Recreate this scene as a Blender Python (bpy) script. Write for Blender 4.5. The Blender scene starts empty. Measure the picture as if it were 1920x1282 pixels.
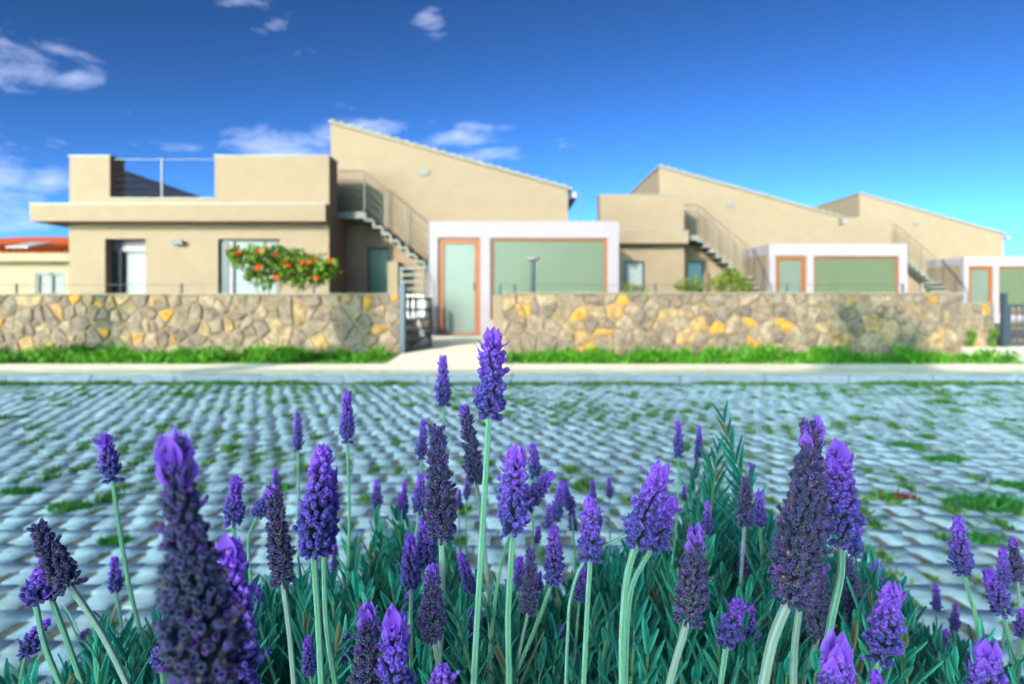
import bpy, math, random
import numpy as np
from mathutils import Vector, Matrix
R = math.radians
rng = np.random.default_rng(7)
random.seed(7)
sc = bpy.context.scene
col = sc.collection

SUN_E, SKY_STR, EXPO, AIR, DUST, OZONE, SKY_GAMMA, SKY_SAT, SKY_VAL = 2.7, .15, 1.62, .28, 2.5, 1.3, 1.77, .97, .31
SKY_TINT = (.66, 1.18, 1.16)
# ------------------------------------------------------------------ camera, sky, sun, exposure
F, CX, HY, H = 1280.0, 960.0, 570.0, 0.95          # focal length in photo pixels, centre column, horizon row, eye height
def at(px, py, d):
    return Vector(((px - CX) * d / F, d, H - (py - HY) * d / F))
cam = bpy.data.cameras.new('camera'); cam.lens = 24; cam.sensor_width = 36; cam.shift_y = -71 / 1920
cam.clip_start = .01; cam.clip_end = 3000
cam.dof.use_dof = True; cam.dof.focus_distance = .372; cam.dof.aperture_fstop = 9.6; cam.dof.aperture_blades = 7
co = bpy.data.objects.new('camera', cam); co.location = (0, 0, H); co.rotation_euler = (R(90), 0, 0)
col.objects.link(co); sc.camera = co

SUN_EL = R(18.4); hx, hy = .49, .872                # the sunlight travels along (+hx, +hy) and down
sd = bpy.data.lights.new('sun', 'SUN'); sd.energy = SUN_E; sd.angle = R(.4); sd.color = (1.0, .90, .76)
so = bpy.data.objects.new('sun', sd); col.objects.link(so)
dirv = Vector((hx * math.cos(SUN_EL), hy * math.cos(SUN_EL), -math.sin(SUN_EL)))
so.rotation_euler = dirv.to_track_quat('-Z', 'Y').to_euler(); so.location = (-20, -30, 20)

world = bpy.data.worlds.new('World'); sc.world = world; world.use_nodes = True
wn, wl = world.node_tree.nodes, world.node_tree.links
wn.clear()
def WN(t, **k):
    n = wn.new(t)
    for a, b in k.items(): setattr(n, a, b)
    return n
def wmath(op, a, b=None, c=None):
    n = WN('ShaderNodeMath', operation=op)
    for i, v in enumerate((a, b, c)):
        if v is None: continue
        if isinstance(v, (int, float)): n.inputs[i].default_value = v
        else: wl.new(v, n.inputs[i])
    return n.outputs[0]
sky = WN('ShaderNodeTexSky', sky_type='NISHITA'); sky.sun_disc = False
sky.sun_elevation = SUN_EL; sky.sun_rotation = math.atan2(-hx, -hy)
sky.air_density = AIR; sky.dust_density = DUST; sky.ozone_density = OZONE; sky.altitude = 900
hs = WN('ShaderNodeHueSaturation'); hs.inputs['Saturation'].default_value = SKY_SAT; hs.inputs['Value'].default_value = SKY_VAL
gm = WN('ShaderNodeGamma'); gm.inputs['Gamma'].default_value = SKY_GAMMA; wl.new(sky.outputs[0], gm.inputs['Color'])
wl.new(gm.outputs[0], hs.inputs['Color'])
tc = WN('ShaderNodeTexCoord'); sp = WN('ShaderNodeSeparateXYZ'); wl.new(tc.outputs['Generated'], sp.inputs[0])
yy = wmath('MAXIMUM', sp.outputs[1], .02)
U = wmath('DIVIDE', sp.outputs[0], yy); V_ = wmath('DIVIDE', sp.outputs[2], yy)
mp = WN('ShaderNodeMapping'); mp.inputs['Scale'].default_value = (1, 1, 2.6); wl.new(tc.outputs['Generated'], mp.inputs[0])
nz = WN('ShaderNodeTexNoise'); nz.inputs['Scale'].default_value = 11; nz.inputs['Detail'].default_value = 8; nz.inputs['Roughness'].default_value = .62
nz.inputs['Distortion'].default_value = .35
wl.new(mp.outputs[0], nz.inputs['Vector'])
CL = [(-60, 120, 150, 45, .85), (60, 118, 80, 34, .8), (145, 148, 48, 24, .75), (-40, 330, 130, 60, .9), (90, 345, 90, 40, .8), (60, 425, 120, 45, .6),
      (330, 276, 75, 20, .85), (435, 258, 50, 20, .8), (545, 272, 120, 30, .85), (700, 240, 110, 24, .9), (830, 262, 130, 20, .85), (930, 290, 110, 18, .8), (900, 240, 60, 14, .6),
      (805, 38, 38, 26, .75), (500, 52, 42, 16, .5), (450, 4, 70, 14, .7), (608, 160, 16, 9, .55), (300, 170, 26, 9, .5), (262, 192, 34, 12, .45),
      (240, 210, 26, 10, .45), (95, 274, 40, 12, .5), (690, 205, 50, 14, .5), (340, 322, 90, 20, .5), (1010, 160, 40, 10, .15), (560, 90, 40, 16, .3)]
acc = None
for (px, py, rx, ry, a) in CL:
    du = wmath('MULTIPLY', wmath('SUBTRACT', U, (px - CX) / F), F / rx)
    dv = wmath('MULTIPLY', wmath('SUBTRACT', V_, (HY - py) / F), F / ry)
    e = wmath('ADD', wmath('MULTIPLY', du, du), wmath('MULTIPLY', dv, dv))
    g = wmath('MULTIPLY', wmath('EXPONENT', wmath('MULTIPLY', e, -.75)), a)
    acc = g if acc is None else wmath('MAXIMUM', acc, g)
bn = WN('ShaderNodeTexNoise'); bn.inputs['Scale'].default_value = 1.6; bn.inputs['Detail'].default_value = 2; wl.new(tc.outputs['Generated'], bn.inputs['Vector'])
elsewhere = wmath('LESS_THAN', sp.outputs[1], .55)    # the same scattered fair-weather clouds go on round the rest of the sky
gen = wmath('MULTIPLY', wmath('MULTIPLY', wmath('SUBTRACT', bn.outputs[0], .48), 3.0), elsewhere)
acc = wmath('MAXIMUM', acc, wmath('MINIMUM', wmath('MAXIMUM', gen, 0), .7))
dens = wmath('SUBTRACT', wmath('ADD', wmath('MULTIPLY', acc, .62), wmath('MULTIPLY', nz.outputs[0], 1.5)), 1.02)
dn = WN('ShaderNodeMath', operation='MULTIPLY', use_clamp=True); wl.new(dens, dn.inputs[0]); dn.inputs[1].default_value = 1.6
up = WN('ShaderNodeMath', operation='MULTIPLY', use_clamp=True); wl.new(dn.outputs[0], up.inputs[0]); up.inputs[1].default_value = .62
gate_ = wmath('MULTIPLY', up.outputs[0], wmath('GREATER_THAN', acc, .03))
cm = WN('ShaderNodeMix', data_type='RGBA'); wl.new(gate_, cm.inputs['Factor']); tn = WN('ShaderNodeVectorMath', operation='MULTIPLY'); wl.new(hs.outputs[0], tn.inputs[0]); tn.inputs[1].default_value = SKY_TINT; wl.new(tn.outputs[0], cm.inputs['A'])
cm.inputs['B'].default_value = (2.7, 3.0, 4.1, 1)
bg = WN('ShaderNodeBackground'); bg.inputs['Strength'].default_value = SKY_STR; wl.new(cm.outputs['Result'], bg.inputs['Color'])
wo = WN('ShaderNodeOutputWorld'); wl.new(bg.outputs[0], wo.inputs[0])

vs = sc.view_settings
vs.view_transform = 'Standard'; vs.look = 'None'; vs.gamma = 1; vs.use_curve_mapping = False; vs.exposure = EXPO
sc.cycles.use_denoising = True
sc.cycles.max_bounces = 6; sc.cycles.diffuse_bounces = 3; sc.cycles.glossy_bounces = 2; sc.cycles.transmission_bounces = 4
sc.cycles.transparent_max_bounces = 6; sc.cycles.sample_clamp_indirect = 5

# ------------------------------------------------------------------ materials
MATS = {}
def mat(name, c, rough=.7, var=.0, scale=8, bump=0., bscale=40, spec=.35, sheen=0, sheen_c=(1, 1, 1), metal=0, transl=0, attr=False,
        c2r=(.42, .6), objrand=None, wave=None, coat=0, c2=None):
    m = bpy.data.materials.new(name); m.use_nodes = True
    n, l = m.node_tree.nodes, m.node_tree.links
    b = n['Principled BSDF']; b.inputs['Roughness'].default_value = rough; b.inputs['Specular IOR Level'].default_value = spec
    b.inputs['Metallic'].default_value = metal
    if sheen: b.inputs['Sheen Weight'].default_value = sheen; b.inputs['Sheen Tint'].default_value = (*sheen_c, 1); b.inputs['Sheen Roughness'].default_value = .45
    if coat: b.inputs['Coat Weight'].default_value = coat; b.inputs['Coat Roughness'].default_value = .08
    t = n.new('ShaderNodeTexCoord')
    out = None
    if attr:
        a = n.new('ShaderNodeAttribute'); a.attribute_name = 'Col'; out = a.outputs['Color']
    elif objrand:
        oi = n.new('ShaderNodeObjectInfo'); cr = n.new('ShaderNodeValToRGB'); cr.color_ramp.interpolation = 'LINEAR'
        el = cr.color_ramp.elements
        el[0].position = objrand[0][0]; el[0].color = (*objrand[0][1], 1); el[1].position = objrand[1][0]; el[1].color = (*objrand[1][1], 1)
        for p, cc in objrand[2:]:
            e = el.new(p); e.color = (*cc, 1)
        l.new(oi.outputs['Random'], cr.inputs[0]); out = cr.outputs[0]
    else:
        rgb = n.new('ShaderNodeRGB'); rgb.outputs[0].default_value = (*c, 1); out = rgb.outputs[0]
    if var or c2:
        no = n.new('ShaderNodeTexNoise'); no.inputs['Scale'].default_value = scale; no.inputs['Detail'].default_value = 6; no.inputs['Roughness'].default_value = .65
        g_ = n.new('ShaderNodeNewGeometry'); l.new(g_.outputs['Position'], no.inputs['Vector'])
        if c2:
            cr2 = n.new('ShaderNodeMapRange'); cr2.inputs['From Min'].default_value = c2r[0]; cr2.inputs['From Max'].default_value = c2r[1]
            l.new(no.outputs[0], cr2.inputs[0])
            mx2 = n.new('ShaderNodeMix'); mx2.data_type = 'RGBA'; l.new(cr2.outputs[0], mx2.inputs['Factor']); l.new(out, mx2.inputs['A'])
            mx2.inputs['B'].default_value = (*c2, 1); out = mx2.outputs['Result']
        if var:
            no2 = n.new('ShaderNodeTexNoise'); no2.inputs['Scale'].default_value = scale * 2.3; no2.inputs['Detail'].default_value = 8
            l.new(g_.outputs['Position'], no2.inputs['Vector'])
            mr = n.new('ShaderNodeMapRange'); mr.inputs['From Min'].default_value = .3; mr.inputs['From Max'].default_value = .7
            mr.inputs['To Min'].default_value = 1 - var; mr.inputs['To Max'].default_value = 1 + var
            l.new(no2.outputs[0], mr.inputs[0])
            mx = n.new('ShaderNodeVectorMath'); mx.operation = 'SCALE'; l.new(out, mx.inputs[0]); l.new(mr.outputs[0], mx.inputs['Scale']); out = mx.outputs[0]
    l.new(out, b.inputs['Base Color'])
    if bump or wave:
        bp = n.new('ShaderNodeBump'); bp.inputs['Strength'].default_value = bump or .3; bp.inputs['Distance'].default_value = .01
        g2 = n.new('ShaderNodeNewGeometry')
        if wave:
            w = n.new('ShaderNodeTexWave'); w.bands_direction = 'Z'; w.inputs['Scale'].default_value = wave; l.new(g2.outputs['Position'], w.inputs['Vector'])
            l.new(w.outputs['Fac'], bp.inputs['Height'])
        else:
            nb = n.new('ShaderNodeTexNoise'); nb.inputs['Scale'].default_value = bscale; nb.inputs['Detail'].default_value = 6
            l.new(g2.outputs['Position'], nb.inputs['Vector']); l.new(nb.outputs[0], bp.inputs['Height'])
        l.new(bp.outputs[0], b.inputs['Normal'])
    if transl:
        tr = n.new('ShaderNodeBsdfTranslucent'); l.new(out, tr.inputs[0]); ms = n.new('ShaderNodeMixShader'); ms.inputs[0].default_value = transl
        l.new(b.outputs[0], ms.inputs[1]); l.new(tr.outputs[0], ms.inputs[2]); l.new(ms.outputs[0], n['Material Output'].inputs[0])
    MATS[name] = m
    return m
M = MATS
mat('soil', (.42, .31, .25), .95, .3, 9, .8, 60, .1, c2=(.24, .24, .12), c2r=(.50, .62))
mat('ground', (.16, .12, .08), .95, .3, .6, .5, 20, .1)
mat('bed_soil', (.045, .032, .022), .95, .4, 14, .8, 60, .1)
mat('paver', (.4, .4, .4), .85, .22, 7, .35, 130, .3, objrand=[(0, (.50, .54, .57)), (1, (.62, .64, .67)), (.5, (.56, .60, .63)), (.8, (.50, .50, .49))])
mat('paver_field', (.60, .63, .68), .85, .26, 5, .35, 130, .3, c2=(.47, .48, .49))
mat('kerb', (0.299, 0.284, 0.338), .85, .15, 4, .3, 60, .3)
mat('slab', (.4, .4, .4), .85, .12, 3, .25, 60, .3, objrand=[(0, (.80, .68, .52)), (1, (.84, .73, .57)), (.5, (.78, .66, .50))])
mat('mortar', (0.204, 0.144, 0.094), .95, .25, 6, .8, 50, .1)
mat('stone', (.3, .3, .3), .9, .42, 5, 1.0, 22, .2, c2=(.22, .135, .055), c2r=(.55, .66),
    objrand=[(0, (0.096, 0.071, 0.059)), (.25, (0.144, 0.104, 0.077)), (.45, (0.182, 0.133, 0.092)), (.62, (0.115, 0.083, 0.066)), (.78, (0.221, 0.158, 0.107)), (.86, (0.221, 0.146, 0.081)), (.93, (0.269, 0.137, 0.044)), (.955, (0.317, 0.150, 0.026)), (1, (0.346, 0.166, 0.033))])
mat('coping', (0.210, 0.177, 0.131), .9, .15, 4, .3, 60, .2)
mat('cream', (0.192, 0.133, 0.091), .9, .045, 1.2, .12, 150, .15)
mat('cream_side', (0.183, 0.128, 0.090), .9, .045, 1.2, .12, 150, .15)
mat('white', (0.220, 0.178, 0.196), .7, .03, 1.5, .05, 100, .3)
mat('coping_metal', (.18, .17, .15), .5, .1, 6, 0, 40, .4)
mat('soffit', (.15, .135, .13), .9, .03, 2)
mat('wood_frame', (0.177, 0.047, 0.006), .45, .25, 9, .1, 60, .4)
mat('dark_frame', (.025, .032, .04), .5, .1, 8, 0, 40, .4)
mat('glass_green', (0.076, 0.086, 0.046), .22, .05, 1.2, .12, 40, .5, wave=7)
mat('glass_door', (0.097, 0.106, 0.083), .25, .05, 1.2, 0, 40, .5)
mat('glass_dark', (0.066, 0.123, 0.098), .12, .1, 1, 0, 40, .6)
mat('curtain', (0.184, 0.197, 0.197), .75, .06, 3, 0, 40, .3, wave=0)
mat('glass_curtain', (0.144, 0.164, 0.158), .45, .06, 2, 0, 40, .25)
mat('stair', (.17, .165, .15), .8, .12, 5, .2, 60, .3)
mat('metal_pale', (.09, .085, .075), .5, .05, 6, metal=.2)
mat('metal_dark', (.03, .042, .06), .45, .1, 6, metal=.2)
mat('roof_orange', (0.292, 0.045, 0.006), .8, .2, 5, .5, 40, .2)
mat('roof_tile', (0.177, 0.151, 0.118), .8, .15, 5, .3, 40, .2)
mat('grey_box', (.20, .21, .22), .5, .1, 4)
mat('grass', (.1, .3, .02), .6, 0, transl=.35, attr=True)
mat('leaf', (.1, .3, .02), .6, 0, transl=.3, attr=True, spec=.3)
mat('lav_leaf', (.05, .15, .1), .62, 0, transl=.22, attr=True, spec=.3, sheen=.22, sheen_c=(.5, 1, .9))
mat('lav_stem', (.3, .4, .25), .65, 0, attr=True, spec=.3, sheen=.7, sheen_c=(.85, 1, .95))
mat('calyx', (.1, .05, .3), .62, 0, attr=True, spec=.25, sheen=.38, sheen_c=(.68, .62, 1.0), transl=.10)
mat('bract', (.3, .05, .7), .5, 0, attr=True, spec=.3, sheen=.45, sheen_c=(.9, .7, 1.0), transl=.34)
mat('blossom', (.62, .035, .006), .5, .15, 20, transl=.25)
mat('bark', (.12, .085, .06), .9, .3, 30, .5, 60)
mat('red_litter', (.28, .03, .015), .8, .2, 30)
mat('white_plastic', (.8, .8, .79), .45)

# ------------------------------------------------------------------ mesh helpers
def tag(o, label=None, cat=None, group=None, kind=None):
    if label: o['label'] = label
    if cat: o['category'] = cat
    if group: o['group'] = group
    if kind: o['kind'] = kind
    return o
def empty(name, loc, label=None, cat=None, group=None, parent=None):
    o = bpy.data.objects.new(name, None); o.location = loc; o.empty_display_size = .05; col.objects.link(o)
    if parent: o.parent = parent
    return tag(o, label, cat, group)
def raw_mesh(name, V, faces, C=None, smooth=False):
    """V (n,3); faces: list of int arrays, each (m,k)"""
    V = np.asarray(V, dtype=np.float32); me = bpy.data.meshes.new(name)
    me.vertices.add(len(V)); me.vertices.foreach_set('co', V.ravel())
    loops = np.concatenate([np.asarray(f, dtype=np.int32).ravel() for f in faces])
    sizes = np.concatenate([np.full(len(f), np.asarray(f).shape[1], dtype=np.int32) for f in faces])
    me.loops.add(len(loops)); me.loops.foreach_set('vertex_index', loops)
    me.polygons.add(len(sizes)); st = np.concatenate([[0], np.cumsum(sizes)[:-1]]).astype(np.int32)
    me.polygons.foreach_set('loop_start', st)
    if smooth: me.polygons.foreach_set('use_smooth', np.ones(len(sizes), dtype=bool))
    if C is not None:
        C = np.asarray(C, dtype=np.float32)
        if C.shape[1] == 3: C = np.hstack([C, np.ones((len(C), 1), dtype=np.float32)])
        ca = me.color_attributes.new('Col', 'FLOAT_COLOR', 'POINT'); ca.data.foreach_set('color', C.ravel())
    me.update(calc_edges=True); me.validate()
    return me
def put(name, me, material, parent=None, loc=(0, 0, 0)):
    o = bpy.data.objects.new(name, me)
    if material and not me.materials: me.materials.append(material)
    o.location = loc; col.objects.link(o)
    if parent: o.parent = parent
    return o
class MB:
    """collects boxes, prisms and tubes into one mesh"""
    def __init__(s): s.v = []; s.f = []
    def add(s, vs, fs):
        k = len(s.v); s.v += [tuple(a) for a in vs]; s.f += [tuple(i + k for i in f) for f in fs]; return s
    def box(s, x0, x1, y0, y1, z0, z1):
        return s.add([(x0, y0, z0), (x1, y0, z0), (x1, y1, z0), (x0, y1, z0), (x0, y0, z1), (x1, y0, z1), (x1, y1, z1), (x0, y1, z1)],
                     [(0, 3, 2, 1), (4, 5, 6, 7), (0, 1, 5, 4), (1, 2, 6, 5), (2, 3, 7, 6), (3, 0, 4, 7)])
    def prism(s, poly, y0, y1):
        """poly in (x,z), extruded along y"""
        n = len(poly); vs_ = [(x, y0, z) for x, z in poly] + [(x, y1, z) for x, z in poly]
        return s.add(vs_, [tuple(range(n)), tuple(range(2 * n - 1, n - 1, -1))] + [(i, n + i, n + (i + 1) % n, (i + 1) % n) for i in range(n)])
    def tube(s, pts, r, n=6):
        pts = [Vector(p) for p in pts]; rings = []
        for i, p in enumerate(pts):
            t = (pts[min(i + 1, len(pts) - 1)] - pts[max(i - 1, 0)]).normalized()
            a = t.orthogonal().normalized(); b = t.cross(a); rr = r[i] if isinstance(r, (list, tuple)) else r
            rings.append([p + (a * math.cos(2 * math.pi * k / n) + b * math.sin(2 * math.pi * k / n)) * rr for k in range(n)])
        vs_ = [v for g in rings for v in g]; fs = []
        for i in range(len(pts) - 1):
            for k in range(n): fs.append((i * n + k, i * n + (k + 1) % n, (i + 1) * n + (k + 1) % n, (i + 1) * n + k))
        fs += [tuple(range(n - 1, -1, -1)), tuple(range(len(vs_) - n, len(vs_)))]
        return s.add(vs_, fs)
    def build(s, name, material, parent=None, origin=(0, 0, 0), bevel=0):
        ox, oy, oz = origin
        me = bpy.data.meshes.new(name); me.from_pydata([(x - ox, y - oy, z - oz) for x, y, z in s.v], [], s.f); me.materials.append(material); me.update()
        o = bpy.data.objects.new(name, me); o.location = (0, 0, 0) if parent else origin; col.objects.link(o)
        if parent: o.parent = parent
        if bevel:
            bm_ = o.modifiers.new('bevel', 'BEVEL'); bm_.width = bevel; bm_.segments = 2; bm_.limit_method = 'ANGLE'
        return o
def norm(a): return a / np.maximum(np.linalg.norm(a, axis=-1, keepdims=True), 1e-9)
def frames(d, twist=None):
    """rotation matrices (M,3,3) whose third column is d"""
    d = norm(np.asarray(d, float)); m = len(d)
    ref = np.where(np.abs(d[:, 2:3]) > .95, np.array([[1., 0, 0]]), np.array([[0, 0, 1.]]))
    a = norm(np.cross(ref, d)); b = np.cross(d, a)
    if twist is not None:
        c, s = np.cos(twist)[:, None], np.sin(twist)[:, None]; a, b = a * c + b * s, b * c - a * s
    return np.stack([a, b, d], axis=2)
def scatter(tv, tf, mats, offs, scl=None):
    """template (n,3) -> world (M*n,3) and faces"""
    tv = np.asarray(tv, float); m, n = len(mats), len(tv)
    v = tv[None] * (scl[:, None, :] if scl is not None else 1.)
    w = np.einsum('mij,mnj->mni', mats, v) + offs[:, None, :]
    fs = [(np.asarray(f)[None] + (np.arange(m) * n)[:, None, None]).reshape(-1, np.asarray(f).shape[1]) for f in tf]
    return w.reshape(-1, 3), fs

# ------------------------------------------------------------------ setting: ground, paved yard, kerb, pavement
ground = MB().add([(-400, -400, -.03), (400, -400, -.03), (400, 900, -.03), (-400, 900, -.03)], [(0, 1, 2, 3)]).build('ground', M['ground'])
tag(ground, 'dry earth running out beyond the houses', kind='structure')
bed = MB().add([(-1.6, -.6, 0), (1.6, -.6, 0), (1.6, 1.12, 0), (-1.6, 1.12, 0)], [(0, 1, 2, 3)]).build('flower_bed', M['bed_soil'])
tag(bed, 'dark soil bed under the lavender bushes', kind='structure')
NB = 90
gx, gy = np.meshgrid(np.linspace(-14, 14, NB * 2), np.linspace(1.16, 8.08, NB)); gz = rng.normal(0, .0015, gx.shape) + .002
idx = np.arange(gx.size).reshape(gx.shape)
q = np.stack([idx[:-1, :-1], idx[:-1, 1:], idx[1:, 1:], idx[1:, :-1]], -1).reshape(-1, 4)
paving = put('paved_yard', raw_mesh('paved_yard', np.stack([gx, gy, gz], -1).reshape(-1, 3), [q]), M['soil'])
tag(paving, 'shaded parking yard of grey pavers with soil and weeds in the joints', kind='structure')
edge = MB().box(-1.7, 1.7, 1.121, 1.158, -.1, .06).build('bed_edging', M['kerb']); tag(edge, 'low concrete edging between lavender bed and pavers', kind='structure')

def paver_template(seed):
    """T shaped grass paver: a cross bar with a square foot; the gaps beside the foot are the planting holes"""
    r = random.Random(seed); w, f, h = .0665, .046, .010
    j = lambda a: a + r.uniform(-.0028, .0028)
    k = .006 * (-1 if seed % 2 else 1)
    o = [(j(-f - k), j(-.094)), (j(f - k), j(-.094)), (j(f), j(.014)), (j(w), j(.020)), (j(w), j(.087)), (j(-w), j(.087)), (j(-w), j(.020)), (j(-f), j(.014))]
    n = len(o); V = [(x, y, -.03) for x, y in o] + [(x, y, h - .004) for x, y in o] + [(x * .955, y * .965, h) for x, y in o]
    Fs = [np.array([[i, (i + 1) % n, n + (i + 1) % n, n + i] for i in range(n)]), np.array([[n + i, n + (i + 1) % n, 2 * n + (i + 1) % n, 2 * n + i] for i in range(n)]),
          np.array([[2 * n + i for i in range(n)]])]
    return V, Fs
PT = [paver_template(s) for s in range(6)]
PM = [raw_mesh('paver', v, f) for v, f in PT]
for m_ in PM: m_.materials.append(M['paver'])
spots = []
pitch, row = .139, .188
pockets = []
for j in range(40):
    y = 1.27 + j * row
    if y > 7.98: break
    for i in range(-90, 91):
        x = (i + (.5 if j % 2 else 0) + .10 * math.sin(j * 1.7)) * pitch + random.uniform(-.002, .002)
        if abs(x) > y * .80 + 1.2: continue
        spots.append((x, y + random.uniform(-.003, .003), j % 2)); pockets.append((x + pitch / 2, y - .04 + random.uniform(-.02, .02)))
vis = [s for s in spots if abs(s[0]) < s[1] * .78]
vis.sort(key=lambda s: s[1])
near = set(vis[:298])
for sp_ in spots:
    x, y, q_ = sp_
    if sp_ in near:
        o = put('paver', PM[q_ + 2 * random.randrange(3)], None, paving, (x, y, random.uniform(-.004, .003))); o.rotation_euler = (random.uniform(-.02, .02), random.uniform(-.02, .02), random.uniform(-.03, .03))
rest = [s for s in spots if s not in near]
VV, FF, k0 = [], [], 0
for t in range(6):
    ss = [s for s in rest if s[2] == t % 2][t // 2::3]; m = len(ss)
    an = rng.normal(0, .018, m); mats_ = np.zeros((m, 3, 3)); mats_[:, 0, 0] = np.cos(an); mats_[:, 0, 1] = -np.sin(an); mats_[:, 1, 0] = np.sin(an); mats_[:, 1, 1] = np.cos(an); mats_[:, 2, 2] = 1
    mats_[:, 2, 0] = rng.normal(0, .012, m); mats_[:, 2, 1] = rng.normal(0, .012, m)
    offs = np.array([(x, y, random.uniform(-.004, .003)) for x, y, _q in ss])
    v, f = scatter(PT[t][0], PT[t][1], mats_, offs); VV.append(v); FF += [a + k0 for a in f]; k0 += len(v)
tag(put('distant_pavers', raw_mesh('distant_pavers', np.concatenate(VV), FF), M['paver_field'], paving), kind='stuff')

# kerb and pavement (raised .1 m), path up to the front door
kerb = MB().box(-16, 22, 8.235, 8.29, -.03, .085).build('kerb', M['kerb']); tag(kerb, 'long pale concrete kerb between pavers and sunlit pavement', kind='structure')
for i in range(38):
    x = -16 + i; MB().box(x + .004, x + .996, 8.10 + random.uniform(-.004, .004), 8.236, -.03, .1 + random.uniform(-.003, .003)).build('kerb_stone', M['kerb'], kerb, bevel=.008)
pav = MB().box(-16, 22, 8.29, 9.72, -.03, .088).build('pavement', M['mortar']); tag(pav, 'pale slab pavement lit by low sun along the stone walls', kind='structure')
for r_ in range(3):
    for i in range(-20, 28):
        x = i * .8 + (.4 if r_ % 2 else 0); y = 8.295 + r_ * .475
        MB().box(x + .005, x + .795, y + .004, y + .471, .05, .1 + random.uniform(-.002, .002)).build('pavement_slab', M['slab'], pav)
path = MB().add([(-1.80, 9.72, .085), (-.10, 9.72, .085), (-.10, 14.68, .262), (-1.80, 14.68, .262)], [(0, 1, 2, 3)]).build('entrance_path', M['mortar'])
tag(path, 'pale slab path rising through the wall opening to the glass door', kind='structure')
sl = (.262 - .085) / (14.68 - 9.72)
for j in range(10):
    for i in range(3):
        x0 = -1.79 + i * .565; y0 = 9.725 + j * .495; z0 = .098 + (y0 - 9.72) * sl; z1 = .098 + (y0 + .485 - 9.72) * sl
        off = random.uniform(-.001, .002)
        MB().add([(x0, y0, z0 - .03), (x0 + .555, y0, z0 - .03), (x0 + .555, y0 + .485, z1 - .03), (x0, y0 + .485, z1 - .03),
                  (x0, y0, z0 + off), (x0 + .555, y0, z0 + off), (x0 + .555, y0 + .485, z1 + off), (x0, y0 + .485, z1 + off)],
                 [(0, 3, 2, 1), (4, 5, 6, 7), (0, 1, 5, 4), (1, 2, 6, 5), (2, 3, 7, 6), (3, 0, 4, 7)]).build('path_slab', M['slab'], path)
verge1 = MB().box(-16, -1.81, 9.72, 11.2, -.03, .075).build('verge', M['soil']); tag(verge1, 'strip of soil at the foot of the left stone wall', kind='structure')
verge2 = MB().box(-.09, 7.55, 9.72, 11.2, -.03, .075).build('verge', M['soil']); tag(verge2, 'strip of soil at the foot of the right stone wall', kind='structure')
apron = MB().box(7.551, 22, 9.72, 13.7, -.03, .098).build('driveway', M['slab']); tag(apron, 'sunlit paved entrance beyond the end of the right stone wall', kind='structure')
yard1 = MB().box(-30, -1.86, 11.56, 60, -.03, .25).build('garden_ground', M['ground']); tag(yard1, 'garden ground behind the left stone wall', kind='structure')
yard2 = MB().box(-.06, 7.4, 11.56, 60, -.03, .25).build('garden_ground', M['ground']); tag(yard2, 'garden ground behind the right stone wall', kind='structure')
yard3 = MB().box(7.401, 60, 14.1, 60, -.03, .25).build('garden_ground', M['ground']); tag(yard3, 'garden ground of the far houses', kind='structure')
yard4 = MB().box(-1.859, -.061, 14.69, 60, -.03, .25).build('garden_ground', M['ground']); tag(yard4, 'ground under the front doorstep', kind='structure')

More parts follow.
